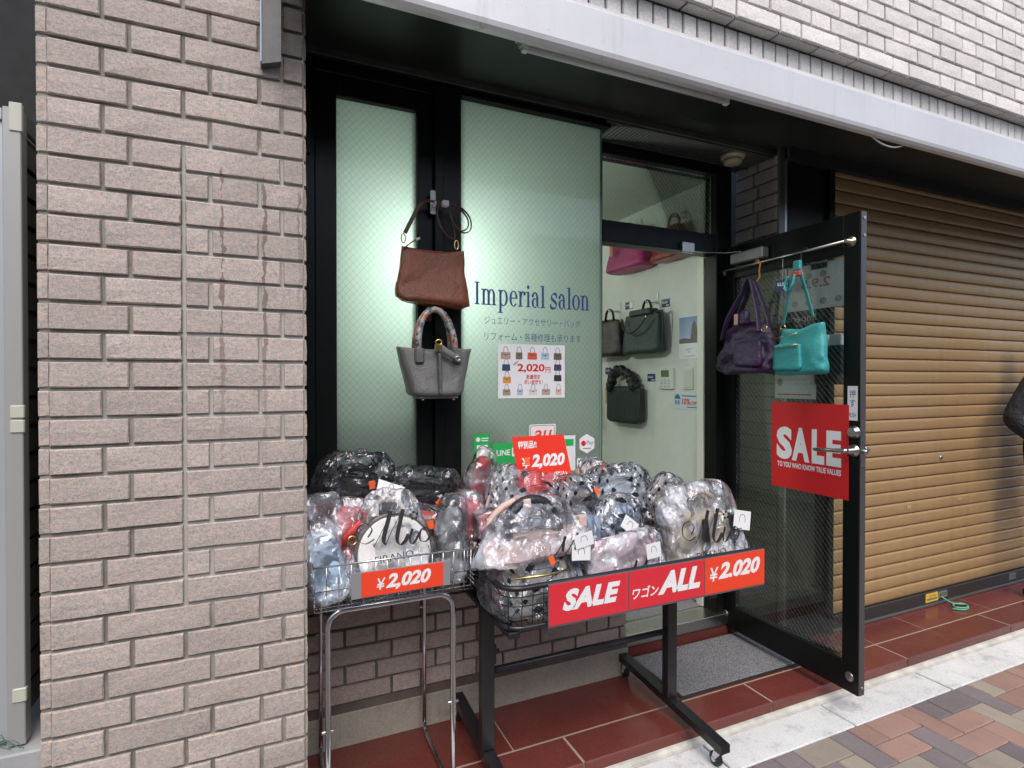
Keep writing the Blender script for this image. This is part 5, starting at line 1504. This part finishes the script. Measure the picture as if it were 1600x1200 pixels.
for xx, zz in ((-.118, .245), (.094, .240)):
    mb = MB(); mb.tube([(xx + .008 * math.cos(k * .524), -.004, zz + .018 * math.sin(k * .524)) for k in range(12)], .0028, 6, closed=True); lpart('clasp', mb, M_gold, br)
mb = MB(); mb.tube(catmull([(-.118, -.012, .205), (-.095, -.022, .225), (-.075, -.026, .238)]), .006, 6, flat=(.012, .005, (0, -1, 0))); lpart('zip_pull', mb, stm, br)
mb = MB(); mb.tube([(-.075, -.026, .238), (-.060, -.026, .246)], .005, 6); lpart('pull_tip', mb, simple('white_foam', (.55, .55, .55), .5), br)

hk2 = thing('lower_hook', 'small hook with a red tie on the mullion between the brown and the grey bag', 'hook', (0.59, 0.42, 1.74))
mb = MB(); mb.box(0.581, 0.601, 0.428, 0.4435, 1.70, 1.757, .003); mb.tube([(.591, .429, 1.735), (.591, .380, 1.73), (.591, .372, 1.745)], .005, 8); part('hook_plate', mb, simple('brown_plastic', (.12, .05, .03), .4), hk2)
mb = MB(); mb.box(.583, .600, .352, .392, 1.728, 1.744, .003); part('red_tie', mb, M_orangetag, hk2)
gb = thing('grey_tote_bag', 'grey leather tote bag with scarf wrapped handles hanging below the brown bag', 'handbag', (0.593, 0.355, 1.402))
gm = leather('grey_leather', (.110, .112, .108), .34, 300, .12)
mb = soft_shell(.204, .190, .150, ttop=1.46, dtop=.55, e=.42, nz=.004, seed=33, round_top=.03, bottom_round=.10, nu=56, nv=20)
for v in mb.bm.verts:
    q = v.co.z / .19
    if q > .6: v.co.z += ((abs(v.co.x) / .15) ** 2 * .022 - .012) * (q - .6) / .4
lpart('bag_body', mb, gm, gb)
mb = MB(); mb.box(-.007, .007, -.084, -.070, .012, .165, .003)
for v in mb.bm.verts: v.co.y += .012 * (v.co.z / .165)
lpart('front_seam', mb, leather('grey_leather_dark', (.075, .077, .074), .4), gb)
mb = MB(); mb.box(-.076, .076, -.060, .05, -.006, .004, .003); lpart('base_plate', mb, leather('grey_leather_dark', (.075, .077, .074), .4), gb)
for xx in (-.06, .06):
    mb = MB(); mb.lathe([(.005, -.012), (.006, -.006)], (xx, -.05, 0), 'z', 8); lpart('base_stud', mb, M_gold, gb)
b_ = NB('scarf_print'); cc = b_.mix(b_.ramp(b_.noise(55, 4, .7, b_.obj()), .42, .52), (.035, .04, .055), (.30, .28, .27)); cc = b_.mix(b_.ramp(b_.noise(38, 3, .6, b_.obj()), .58, .62), cc, (.42, .12, .06))
M_scarf = b_.done(b_.pbsdf(cc, .35))
for yy in (-.035, .03):
    mb = handle_arc(-.073, .073, .165, .172, .0125, yy, (.035 if yy < 0 else -.03)); lpart('handle', mb, M_scarf, gb)
    if yy < 0:
        for xx in (-.073, .073):
            mb = MB(); mb.box(xx - .017, xx + .017, -.062, -.040, .128, .185, .005); lpart('handle_tab', mb, gm, gb)
mb = MB(); mb.box(-.016, .012, -.070, -.058, .172, .200, .003); mb.tube([(-.002 + .012 * math.cos(k * .524), -.064, .206 + .010 * math.sin(k * .524)) for k in range(12)], .003, 6, closed=True); lpart('padlock', mb, M_gold, gb)
mb = MB(); mb.tube(catmull([(.005, -.066, .188), (.035, -.074, .165), (.066, -.080, .148)]), .008, 8, flat=(.026, .006, (.3, 0, 1))); lpart('flap_strap', mb, gm, gb)
mb = MB(); mb.tube([(.066 + .010 * math.cos(k * .524), -.084, .146 + .008 * math.sin(k * .524)) for k in range(12)], .003, 6, closed=True); lpart('strap_buckle', mb, M_steel, gb)

# ------------------------------------------------------------------ bags hung on the door rod (front faces the doorway)
RZ = (0, 0, R(-90))
def hung(name, label, y, z, x, group='bags hung on the open door'):
    return thing(name, label, 'handbag', (x, y, z), RZ, group)
RX = 2.300
pb = hung('purple_hobo_bag', 'purple padded fabric bag hanging from a brown hook on the door rod', 0.375, 1.500, 2.245)
b_ = NB('purple_nylon'); nn = b_.noise(10, 4, .6, b_.obj()); cc = b_.mix(b_.ramp(nn, .35, .65), (.013, .0055, .030), (.036, .010, .056))
M_pur = b_.done(b_.pbsdf(cc, .55, 0, b_.bump(b_.math('ADD', nn, b_.math('MULTIPLY', b_.noise(24, 4, .6, b_.obj()), .5)), 1.0, .012)))
mb = soft_shell(.40, .255, .15, ttop=.56, dtop=.5, e=.6, nz=.022, seed=35, round_top=.22, bottom_round=.40, nu=72, nv=32, freq=11)
lpart('bag_body', mb, M_pur, pb)
mb = soft_shell(.185, .125, .05, ttop=.85, dtop=.7, e=.5, nz=.006, seed=36, round_top=.25, bottom_round=.3)
for v in mb.bm.verts: v.co += Vector((.06, -.072, .035))
lpart('front_pocket', mb, M_pur, pb)
for yy, dx in ((-.035, 0), (.03, .012)):
    mb = MB(); mb.tube(catmull([(-.125, yy - .02, .17), (-.085, yy - .02, .28), (-.03, yy * .6, .40), (.0, yy * .3, .468), (.02, yy * .3, .468), (.055, yy * .6, .38), (.10, yy - .01, .27), (.115, yy - .02, .20)]), .012, 8, flat=(.036, .008, (0, -1, .15))); lpart('handle', mb, M_pur, pb)
mb = soft_shell(.055, .07, .05, ttop=.9, dtop=.9, e=.8, nz=.004, seed=37, round_top=.4, bottom_round=.4)
for v in mb.bm.verts: v.co += Vector((.02, -.05, .245))
lpart('strap_knot', mb, M_pur, pb)
mb = MB(); mb.box(-.035, -.010, -.066, -.062, .245, .30, .001); lpart('pink_tag', mb, simple('pink_tag', (.45, .20, .20), .5), pb)
mb = MB(); mb.tube([(.135 + .018 * math.cos(k * .524), -.045, .215 + .016 * math.sin(k * .524)) for k in range(12)], .003, 6, closed=True); lpart('ring', mb, M_gold, pb)
mb = MB(); mb.box(-.125, -.108, -.085, -.080, .055, .10, .002); lpart('badge', mb, M_blackmatt, pb)
h1 = thing('s_hook', 'brown S shaped hook holding the purple bag on the door rod', 'hook', (RX, 0.365, 1.96))
mb = MB(); mb.tube(catmull([(RX + .004, .395, 2.058), (RX, .372, 2.079), (RX - .006, .350, 2.058), (RX - .010, .352, 2.02), (RX - .022, .340, 1.985), (RX - .035, .355, 1.962), (RX - .045, .375, 1.966)]), .0042, 8); part('hook_wire', mb, simple('amber_plastic', (.42, .20, .045), .3), h1, smooth=True)

tb = hung('teal_shoulder_bag', 'turquoise leather shoulder bag with gold zips hanging beside the purple one', 0.068, 1.492, 2.245)
M_teal = leather('turquoise_leather', (.045, .340, .335), .38, 260, .12)
mb = soft_shell(.265, .215, .085, ttop=.80, dtop=.35, e=.42, nz=.012, seed=38, round_top=.04, bottom_round=.12, nu=48, nv=20)
for v in mb.bm.verts:
    q = v.co.z / .215
    v.co.z += (.10 * max(0, (v.co.x + .02) / .11) ** 1 * max(0, q - .5) * 0.55) - .03 * (1 - min(1, abs(v.co.x) / .11)) * max(0, q - .6)
lpart('bag_body', mb, M_teal, tb)
mb = soft_shell(.155, .125, .03, ttop=.88, dtop=.8, e=.3, nz=.003, seed=39, round_top=.06, bottom_round=.15)
for v in mb.bm.verts: v.co += Vector((-.045, -.040, .018))
lpart('front_pocket', mb, M_teal, tb)
for z0_, z1_ in ((.122, .135), (.168, .186)):
    mb = MB(); mb.tube([(-.11, -.058, z0_), (.02, -.056, z1_)], .0028, 6); lpart('zip', mb, M_gold, tb)
for pts in ([(-.098, -.006, .235), (-.070, -.010, .33), (-.045, -.012, .44), (-.028, 0, .500)], [(.060, -.004, .255), (.030, -.006, .36), (.000, -.008, .455), (-.018, 0, .500)]):
    mb = MB(); mb.tube(catmull(pts), .01, 8, flat=(.024, .005, (1, -.35, 0))); lpart('strap', mb, M_teal, tb)
mb = MB(); mb.tube(catmull([(-.055, -.02, .455), (-.068, -.03, .415), (-.05, -.034, .385), (-.028, -.03, .41), (-.022, -.018, .46)]), .008, 8, flat=(.02, .005, (0, -1, 0))); lpart('strap_end', mb, M_teal, tb)
mb = MB(); mb.box(-.050, .000, -.016, .012, .452, .476, .004); lpart('strap_band', mb, simple('red_band', (.60, .10, .05), .45), tb)
mb = MB(); mb.box(-.044, -.006, -.010, .010, .480, .525, .004); lpart('strap_fold', mb, M_teal, tb)
mb = MB(); mb.tube([(-.098 + .013 * math.cos(k * .524), -.006, .222 + .013 * math.sin(k * .524)) for k in range(12)], .003, 6, closed=True); lpart('ring', mb, M_gold, tb)
h2 = thing('s_hook', 'black wire hook holding the turquoise bag on the door rod', 'hook', (RX, 0.09, 1.99))
mb = MB(); mb.tube(catmull([(RX + .004, .075, 2.060), (RX, .095, 2.082), (RX - .004, .115, 2.055), (RX - .012, .108, 2.02), (RX - .03, .09, 1.99), (RX - .045, .095, 1.975), (RX - .05, .112, 1.985)]), .003, 6); part('hook_wire', mb, M_blackmatt, h2, smooth=True)
bt = thing('price_tag', 'blue 2,020 yen price tag hanging between the purple and the turquoise bag', 'price tag', (2.29, 0.215, 1.90))
mb = MB(); mb.box(2.2885, 2.290, 0.172, 0.252, 1.898, 1.952, .0003); part('sheet', mb, M_navy, bt)
mb = MB(); put_text(mb, '¥2,020', (.010, .022, .070, .042), (2.2881, 0.252, 1.898), (0, -1, 0), (0, 0, 1), 0, .02); put_rect(mb, (.045, .008, .068, .014), (2.2881, 0.252, 1.898), (0, -1, 0), (0, 0, 1), 0); part('lettering', mb, M_white, bt, recalc=False)
mb = MB(); mb.tube([(2.2885, .212, 1.951), (2.294, .215, 2.0), (RX, .22, 2.066)], .0008, 4); part('thread', mb, M_white, bt)

# ------------------------------------------------------------------ things on the interior side wall (x = 2.302, facing -x)
IW = 2.302
def wallbag(name, label, yc, z0, w_, h_, d_, colr, rough=.4, shape=None, handle=None, hookz=None, extra=None, m=None):
    t = thing(name, label, 'handbag', (IW - d_ / 2 - .012, yc, z0), RZ, 'bags hung on the shop wall')
    mm = m or leather(name + '_leather', colr, rough)
    sh_ = dict(ttop=.9, dtop=.4, e=.38, nz=.005, seed=int(yc * 100) % 60, round_top=.05, bottom_round=.12)
    if shape: sh_.update(shape)
    lpart('bag_body', soft_shell(w_, h_, d_, **sh_), mm, t)
    if handle:
        lpart('handle', handle_arc(handle[0] - handle[1] / 2, handle[0] + handle[1] / 2, h_ * .95, handle[2], .008, -.01, 0, 12, (.02, .009, (0, -1, 0))), mm, t)
        hk = thing('wall_hook', 'small clear hook on the shop wall holding the ' + name.replace('_', ' '), 'hook', (IW, yc - handle[0], z0 + h_ + handle[2]), (0, 0, 0), 'clear hooks on the shop wall')
        zz = z0 + h_ * .95 + handle[2]
        m = MB(); m.box(IW - .006, IW - .0005, yc - handle[0] - .010, yc - handle[0] + .010, zz - .02, zz + .05, .002); m.tube([(IW - .006, yc - handle[0], zz - .012), (IW - d_ * .5 - .03, yc - handle[0], zz - .016), (IW - d_ * .5 - .034, yc - handle[0], zz)], .004, 6)
        part('hook_plate', m, simple('clear_hook', (.6, .64, .62), .2), hk)
    if extra: extra(t, w_, h_, d_)
    return t
def mag_x(t, w_, h_, d_):
    m = MB(); m.box(-.10, -.065, -d_ / 2 - .006, -d_ / 2 - .002, .10, .20, .002); lpart('leather_tag', m, leather('tan_tag', (.42, .14, .04)), t)
wallbag('magenta_handbag', 'magenta handbag with a tan tag high on the shop wall', 1.34, 2.19, .44, .265, .17, (.30, .022, .115), .42, dict(ttop=.72), (0.0, .12, .06), extra=mag_x)
def red_x(t, w_, h_, d_):
    m = MB(); m.tube(catmull([(-.12, -.06, .08), (-.05, -.085, .15), (.03, -.085, .14), (.06, -.08, .09)]), .004, 6); lpart('gloss_trim', m, M_white, t)
wallbag('red_patent_handbag', 'shiny red handbag at the top right of the shop wall', 0.94, 2.19, .36, .20, .13, (.20, .020, .016), .15, dict(ttop=.5), (0.03, .10, .07))
def brown_x(t, w_, h_, d_):
    m = MB(); m.box(-.12, -.06, -d_ / 2 - .001, -d_ / 2 + .004, .165, .195, .002); lpart('badge', m, M_paper, t)
wallbag('brown_patent_handbag', 'glossy dark brown handbag hanging next to the glass pane edge', 1.60, 1.625, .38, .265, .14, (.018, .006, .006), .12, dict(ttop=.78), (0.02, .10, .085), extra=brown_x)
def green_x(t, w_, h_, d_):
    m = MB(); m.tube(catmull([(-.15, -.060, .235), (-.11, -.074, .165), (-.04, -.080, .135), (.05, -.076, .165), (.12, -.06, .24)]), .006, 8); lpart('flap_edge', m, leather('green_flap', (.009, .023, .020)), t)
    m = MB(); m.box(-.10, .12, -.045, .03, .245, .285, .008); lpart('flap', m, leather('green_flap', (.009, .023, .020)), t)
    for xx in (-.15, .12):
        m = MB(); m.lathe([(.006, -.075), (.006, -.068)], (xx, 0, .225), 'y', 8); lpart('stud', m, M_gold, t)
    m = MB(); m.tube(catmull([(.16, -.02, .255), (.20, -.01, .24), (.185, 0, .05), (.175, 0, .02)]), .006, 6); lpart('strap', m, leather('green_flap', (.009, .023, .020)), t)
wallbag('dark_green_handbag', 'dark green handbag with a curved flap hanging right of the brown one', 1.215, 1.632, .385, .27, .13, (.010, .026, .023), .38, dict(ttop=.9), (0.05, .09, .085), extra=green_x)
def flat_x(t, w_, h_, d_):
    r2 = random.Random(4)
    mb = MB()
    for k in range(26):
        a = math.pi * k / 25
        c = Vector((-.01 + .15 * -math.cos(a) * (.8 + .2 * r2.random()), -.02 + r2.uniform(-.02, .02), h_ * .97 + .115 * math.sin(a) + r2.uniform(-.012, .012)))
        b = bmesh.new(); bmesh.ops.create_icosphere(b, subdivisions=2, radius=.030)
        for v in b.verts: v.co += noise.noise_vector(v.co * 40 + c * 30) * .012
        for f in b.faces: f.smooth = True
        mb.join(b, Matrix.Translation(c))
    lpart('ruffled_handle', mb, simple('black_ruffle', (.012, .012, .014), .5, 0, 200, .5, .003), t)
    m = MB(); m.box(-w_ / 2 - .002, -w_ / 2 + .012, -d_ / 2, d_ / 2 - .01, .12, .235, .002); lpart('wooden_clasp', m, simple('pale_wood', (.42, .30, .15), .5), t)
wallbag('black_green_handbag', 'flat black-green handbag with a black ruffled handle on the lower shop wall', 1.45, 1.172, .38, .25, .075, (.011, .017, .014), .5, dict(ttop=1.0, dtop=.8, e=.2, nz=.003), extra=flat_x)
wallbag('patterned_handbag', 'black and white patterned handbag half hidden by the glass edge low on the wall', 1.93, 1.19, .26, .29, .12, (.05, .05, .05), .5, dict(ttop=.6), m=mat_fabric_print('zebra_print', (.30, .30, .28), (.012, .012, .012), 90))
wallbag('black_handbag', 'black handbag half hidden by the glass edge above the brown bag', 1.98, 1.98, .26, .30, .12, (.015, .016, .016), .4, dict(ttop=.6))
def wall_item(name, label, cat, y0, y1, z0, z1, mat, th=.002, group=None):
    t = thing(name, label, cat, (IW, (y0 + y1) / 2, z0), (0, 0, 0), group)
    m = MB(); m.box(IW - th, IW - .0004, y0, y1, z0, z1, min(.003, th * .3)); part('sheet' if th < .004 else 'housing', m, mat, t)
    return t, (IW - th - .0006, y1, z0), (0, -1, 0), (0, 0, 1)
for (y0, y1, z0, z1, lb) in ((1.43, 1.52, 1.955, 2.005, 'blue and white price tag under the magenta bag'), (1.05, 1.13, 1.925, 1.975, 'blue price tag right of the dark green bag handle'), (1.69, 1.77, 1.505, 1.555, 'blue price tag below the brown bag'), (1.19, 1.27, 1.455, 1.505, 'blue price tag right of the black ruffle'), (1.62, 1.69, 2.46, 2.50, 'dark tag above the magenta bag')):
    t, O, U, V = wall_item('price_tag', lb, 'price tag', y0, y1, z0, z1, M_navy, group='blue price tags on the shop wall')
    wv = y1 - y0
    m = MB(); put_text(m, '¥2,020', (.12 * wv, .020, .72 * wv, .036), O, U, V, 0, .01); put_rect(m, (.55 * wv, .007, .9 * wv, .013), O, U, V, 0)
    if 'white' in lb: put_rect(m, (.58 * wv, .004, .99 * wv, .048), O, U, V, .0004)
    part('print', m, M_white, t, recalc=False)
t, O, U, V = wall_item('calendar', 'calendar with a photograph of a weathered stone tower on the shop wall', 'calendar', 0.768, 0.965, 1.592, 1.848, M_paper)
b_ = NB('printed_sky'); sp_ = b_.sep(b_.pos()); cc = b_.mix(b_.ramp(sp_[2], 1.69, 1.84), (.42, .48, .56), (.20, .30, .46)); M_psky = b_.done(b_.pbsdf(cc, .5))
m = MB(); put_rect(m, (.004, .092, .193, .250), O, U, V, 0); part('picture', m, M_psky, t, recalc=False)
m = MB(); put_poly(m, [(.004, .0925), (.193, .0925), (.193, .10), (.10, .118), (.05, .124), (.004, .118)], O, U, V, .0004)
put_poly(m, [(.098, .0925), (.160, .0925), (.160, .165), (.150, .205), (.140, .215), (.134, .236), (.128, .215), (.116, .203), (.110, .165)], O, U, V, .0006); part('picture', m, simple('stone_ink', (.16, .15, .13), .6, 0, None, var=.5, vscale=120), t, recalc=False)
m = MB(); put_stroke(m, [(.060, .048), (.070, .060), (.076, .050), (.088, .062), (.092, .050), (.104, .056), (.125, .058)], .002, .002, O, U, V, 0)
put_rect(m, (.078, .038, .105, .041), O, U, V, 0); put_rect(m, (.052, .014, .140, .017), O, U, V, 0); part('print', m, M_greyprint, t, recalc=False)
t, O, U, V = wall_item('thermostat', 'white thermostat panel with a green display on the shop wall', 'thermostat', 1.000, 1.135, 1.408, 1.540, simple('ivory_plastic', (.62, .62, .55), .4), .018)
m = MB(); put_rect(m, (.022, .075, .098, .118), O, U, V, 0); part('display', m, simple('lcd_green', (.10, .16, .07), .2), t, recalc=False)
m = MB()
for q in range(9): put_rect(m, (.018 + (q % 3) * .034, .012 + (q // 3) * .018, .040 + (q % 3) * .034, .022 + (q // 3) * .018), O, U, V, 0)
part('buttons', m, simple('grey_buttons', (.40, .42, .38), .5), t, recalc=False)
t, O, U, V = wall_item('light_switch', 'white double light switch right of the thermostat', 'switch', 0.838, 0.920, 1.408, 1.540, simple('ivory_plastic', (.62, .62, .55), .4), .010)
for q in range(2):
    m = MB(); m.box(IW - .0135, IW - .0102, .850, .908, 1.420 + q * .056, 1.472 + q * .056, .001); part('rocker', m, simple('ivory_rocker', (.56, .57, .52), .35), t)
t, O, U, V = wall_item('discount_sign', 'white and blue umbrella sign reading 10% OFF below the light switch', 'sign', 0.776, 1.014, 1.288, 1.388, simple('pale_blue_paper', (.56, .64, .66), .5))
m = MB(); put_text(m, '10%', (.078, .028, .150, .066), O, U, V, 0, .02); put_text(m, 'OFF!!', (.154, .028, .222, .050), O, U, V, 0, .02); part('lettering', m, M_redprint, t, recalc=False)
m = MB(); put_poly(m, [(.010, .062), (.066, .062), (.060, .078), (.048, .088), (.038, .091), (.028, .088), (.016, .078)], O, U, V, 0); put_text(m, '雨割', (.014, .026, .060, .054), O, U, V, 0, .01); put_rect(m, (.076, .078, .20, .084), O, U, V, 0); put_rect(m, (.12, .012, .21, .017), O, U, V, 0); part('print', m, simple('blue_ink', (.05, .16, .30), .5), t, recalc=False)

# ------------------------------------------------------------------ left edge: aluminium fence, footing, dark neighbour wall
fen = thing('aluminium_fence', 'pale grey aluminium fence panel beside the left edge of the brick pillar', 'fence', (-0.9, 0.06, 0.54))
M_alu = simple('grey_aluminium', (.42, .44, .45), .42, .25, None, var=.06, vscale=2)
mb = MB(); mb.box(-2.2, -0.600, 0.060, 0.075, 0.56, 2.115, .001); part('panel', mb, M_alu, fen)
mb = MB(); mb.box(-0.600, -0.5625, 0.050, 0.088, 0.545, 2.150, .002); part('post', mb, simple('post_aluminium', (.36, .36, .345), .45, .2), fen)
mb = MB(); mb.box(-2.2, -0.6005, 0.052, 0.086, 2.1155, 2.145, .002); part('top_rail', mb, M_alu, fen)
M_cap = simple('cream_cap', (.50, .50, .42), .5)
for z0_, z1_ in ((2.09, 2.162), (1.372, 1.404), (1.335, 1.367), (0.655, 0.690)):
    mb = MB(); mb.box(-0.588 if z0_ < 2 else -.586, -0.5595, 0.0465, 0.060, z0_, z1_, .002); part('bracket_cap', mb, M_cap, fen)
M_lou = simple('dark_louvre', (.055, .053, .052), .45, .2)
for k in range(20):
    z0_ = 0.62 + k * .0735
    mb = MB(); mb.prism([(-.5635, z0_), (-.572, z0_ + .008), (-.572, z0_ + .062), (-.5665, z0_ + .062)], 'xz', 0.090, 0.95)
    part('slat', mb, M_lou, fen)
mb = MB(); mb.box(-.575, -.563, .089, .96, 2.105, 2.15, .002); part('side_rail', mb, simple('side_rail', (.16, .16, .155), .45, .3), fen)
mb = MB(); mb.box(-.585, -.574, .09, .95, .60, 2.10); part('backing', mb, M_blackmatt, fen)
mb = MB(); mb.box(-2.2, -0.50, 0.02, 0.60, 0.0, 0.540, .004)
solo('concrete_footing', mb, simple('footing_concrete', (.34, .345, .35), .8, 0, 90, .4, .002, .15), 'grey concrete footing under the aluminium fence', 'footing', (-1, .3, 0))
nb = thing('neighbour_building', 'black wall of the neighbouring building above the fence', 'building', (-2.5, 1.5, 0))
mb = MB(); mb.box(-6, -0.62, 1.0, 3.0, 0, 7.0); part('wall', mb, simple('black_siding', (.012, .012, .013), .8, 0, 60, .3, .003, .3), nb)
mb = MB()
r2 = random.Random(11)
for k in range(5):
    z_ = 0.56 + r2.uniform(0, .03)
    mb.tube(catmull([(-.66 + r2.uniform(-.05, .05), .03, z_ + r2.uniform(0, .06)), (-.63, .015, z_ + r2.uniform(.0, .08)), (-.60 + r2.uniform(-.02, .02), .012, z_ + .02), (-.575 + r2.uniform(-.02, .02), .02, z_ - .012)]), .0011, 5)
solo('net_cord', mb, simple('pale_green_cord', (.12, .22, .17), .6), 'thin green net cord hanging on the fence foot', 'cord', (-.62, .02, .56))

# ------------------------------------------------------------------ person at the right edge
def person():
    t = thing('person', 'person in dark clothing standing at the right edge before the shutter, elbow bent', 'person', (4.66, 0.17, 0.05))
    V = [(0, 0, .95), (0, 0, 1.10), (0, .0, 1.30), (0, 0, 1.44), (0, -.01, 1.52), (0, -.02, 1.60),     # 0-5 pelvis..head base
         (-.10, 0, .88), (-.11, -.01, .50), (-.12, .03, .10), (-.12, -.12, .045),                       # 6-9 left leg
         (.10, 0, .88), (.11, -.01, .50), (.12, .03, .10), (.12, -.12, .045),                           # 10-13
         (-.18, 0, 1.41), (-.335, .06, 1.16), (-.19, -.12, .96),                                        # 14-16 arm left, hand to pocket
         (.18, 0, 1.41), (.26, .04, 1.14), (.17, -.13, 1.0)]                                            # 17-19
    rad = [.15, .145, .155, .12, .055, .06, .095, .065, .048, .040, .095, .065, .048, .040, .072, .058, .042, .075, .060, .045]
    E = [(0, 1), (1, 2), (2, 3), (3, 4), (4, 5), (0, 6), (6, 7), (7, 8), (8, 9), (0, 10), (10, 11), (11, 12), (12, 13), (3, 14), (14, 15), (15, 16), (3, 17), (17, 18), (18, 19)]
    me = bpy.data.meshes.new('body'); me.from_pydata(V, E, [])
    o = link(bpy.data.objects.new('body', me))
    md = o.modifiers.new('skin', 'SKIN')
    sv = me.skin_vertices[0].data
    for i, r in enumerate(rad): sv[i].radius = (r, r * .78)
    sv[0].use_root = True
    ss = o.modifiers.new('sub', 'SUBSURF'); ss.levels = 2; ss.render_levels = 2
    m2 = bpy.data.meshes.new_from_object(o.evaluated_get(bpy.context.evaluated_depsgraph_get()))
    bpy.data.objects.remove(o)
    m2.name = 'body'
    m2.materials.clear(); m2.materials.append(simple('dark_cloth', (.014, .014, .017), .85, 0, 14, .9, .03, .2))
    b = link(bpy.data.objects.new('body', m2)); b.parent = t; b.location = (0, 0, -.0)
    W[b] = None
    mb = MB()
    bm2 = bmesh.new(); bmesh.ops.create_uvsphere(bm2, u_segments=24, v_segments=16, radius=1)
    for v in bm2.verts:
        x, y, z = v.co
        v.co = Vector((x * .075, y * .095 - (.012 if (y < -.8 and abs(z + .1) < .25 and abs(x) < .25) else 0), z * .115 * (1 if z > 0 else 1.05)))
        if z < -.3: v.co.x *= 1 + (z + .3) * .3
    for f in bm2.faces: f.smooth = True
    mb.join(bm2, Matrix.Translation((0, -.03, 1.665)))
    for s_ in (-1, 1):
        mb.tube([(s_ * .076, -.02, 1.645), (s_ * .084, -.015, 1.665), (s_ * .078, -.012, 1.69)], .009, 6)
    mb.tube([(0, -.122, 1.69), (0, -.140, 1.655), (0, -.125, 1.645)], [.008, .012, .008], 6)
    lpart('head', mb, simple('skin', (.42, .26, .19), .55), t)
    mb = MB(); bm2 = bmesh.new(); bmesh.ops.create_uvsphere(bm2, u_segments=24, v_segments=12, radius=1)
    for v in bm2.verts: v.co = Vector((v.co.x * .084, v.co.y * .10 + .012, max(v.co.z, -.25 if v.co.y > 0 else .42) * .122))
    mb.join(bm2, Matrix.Translation((0, -.022, 1.675))); lpart('hair', mb, simple('black_hair', (.015, .012, .011), .5, 0, 300, .6, .004), t)
    for s_ in (-1, 1):
        mb = MB(); mb.box(s_ * .12 - .045, s_ * .12 + .045, -.19, .07, 0, .07, .02); lpart('shoe', mb, M_blackmatt, t)
        mb = MB(); mb.lathe([(.004, -.118), (.010, -.1165)], (s_ * .03, -.0, 1.685), 'y', 8); lpart('eye', mb, M_blackprint, t)
    mb = MB(); mb.tube([(-.022, -.121, 1.612), (0, -.1235, 1.610), (.022, -.121, 1.612)], .004, 6); lpart('mouth', mb, simple('lips', (.30, .12, .10), .5), t)
person()

# ------------------------------------------------------------------ unseen building behind the camera, sized to block low sky and darken reflections
ob = thing('sky_blocker_building', 'plain grey unseen building behind the viewer, added to block low sky light', 'building', (1.0, -6.5, 0))
mb = MB(); mb.box(-16, 18, -10.5, -8.1, -0.01, 4.6); part('wall', mb, simple('sky_blocker_render', (.30, .29, .27), .8, 0, None, var=.15, vscale=1.5), ob)
M_ow = simple('sky_blocker_glass', (.03, .035, .04), .1)
for fz in (0.9,):
    for k in range(10):
        mb = MB(); mb.box(-14.2 + k * 3.2, -12.2 + k * 3.2, -8.12, -8.085, fz, fz + 1.9, .01); part('window', mb, M_ow, ob)
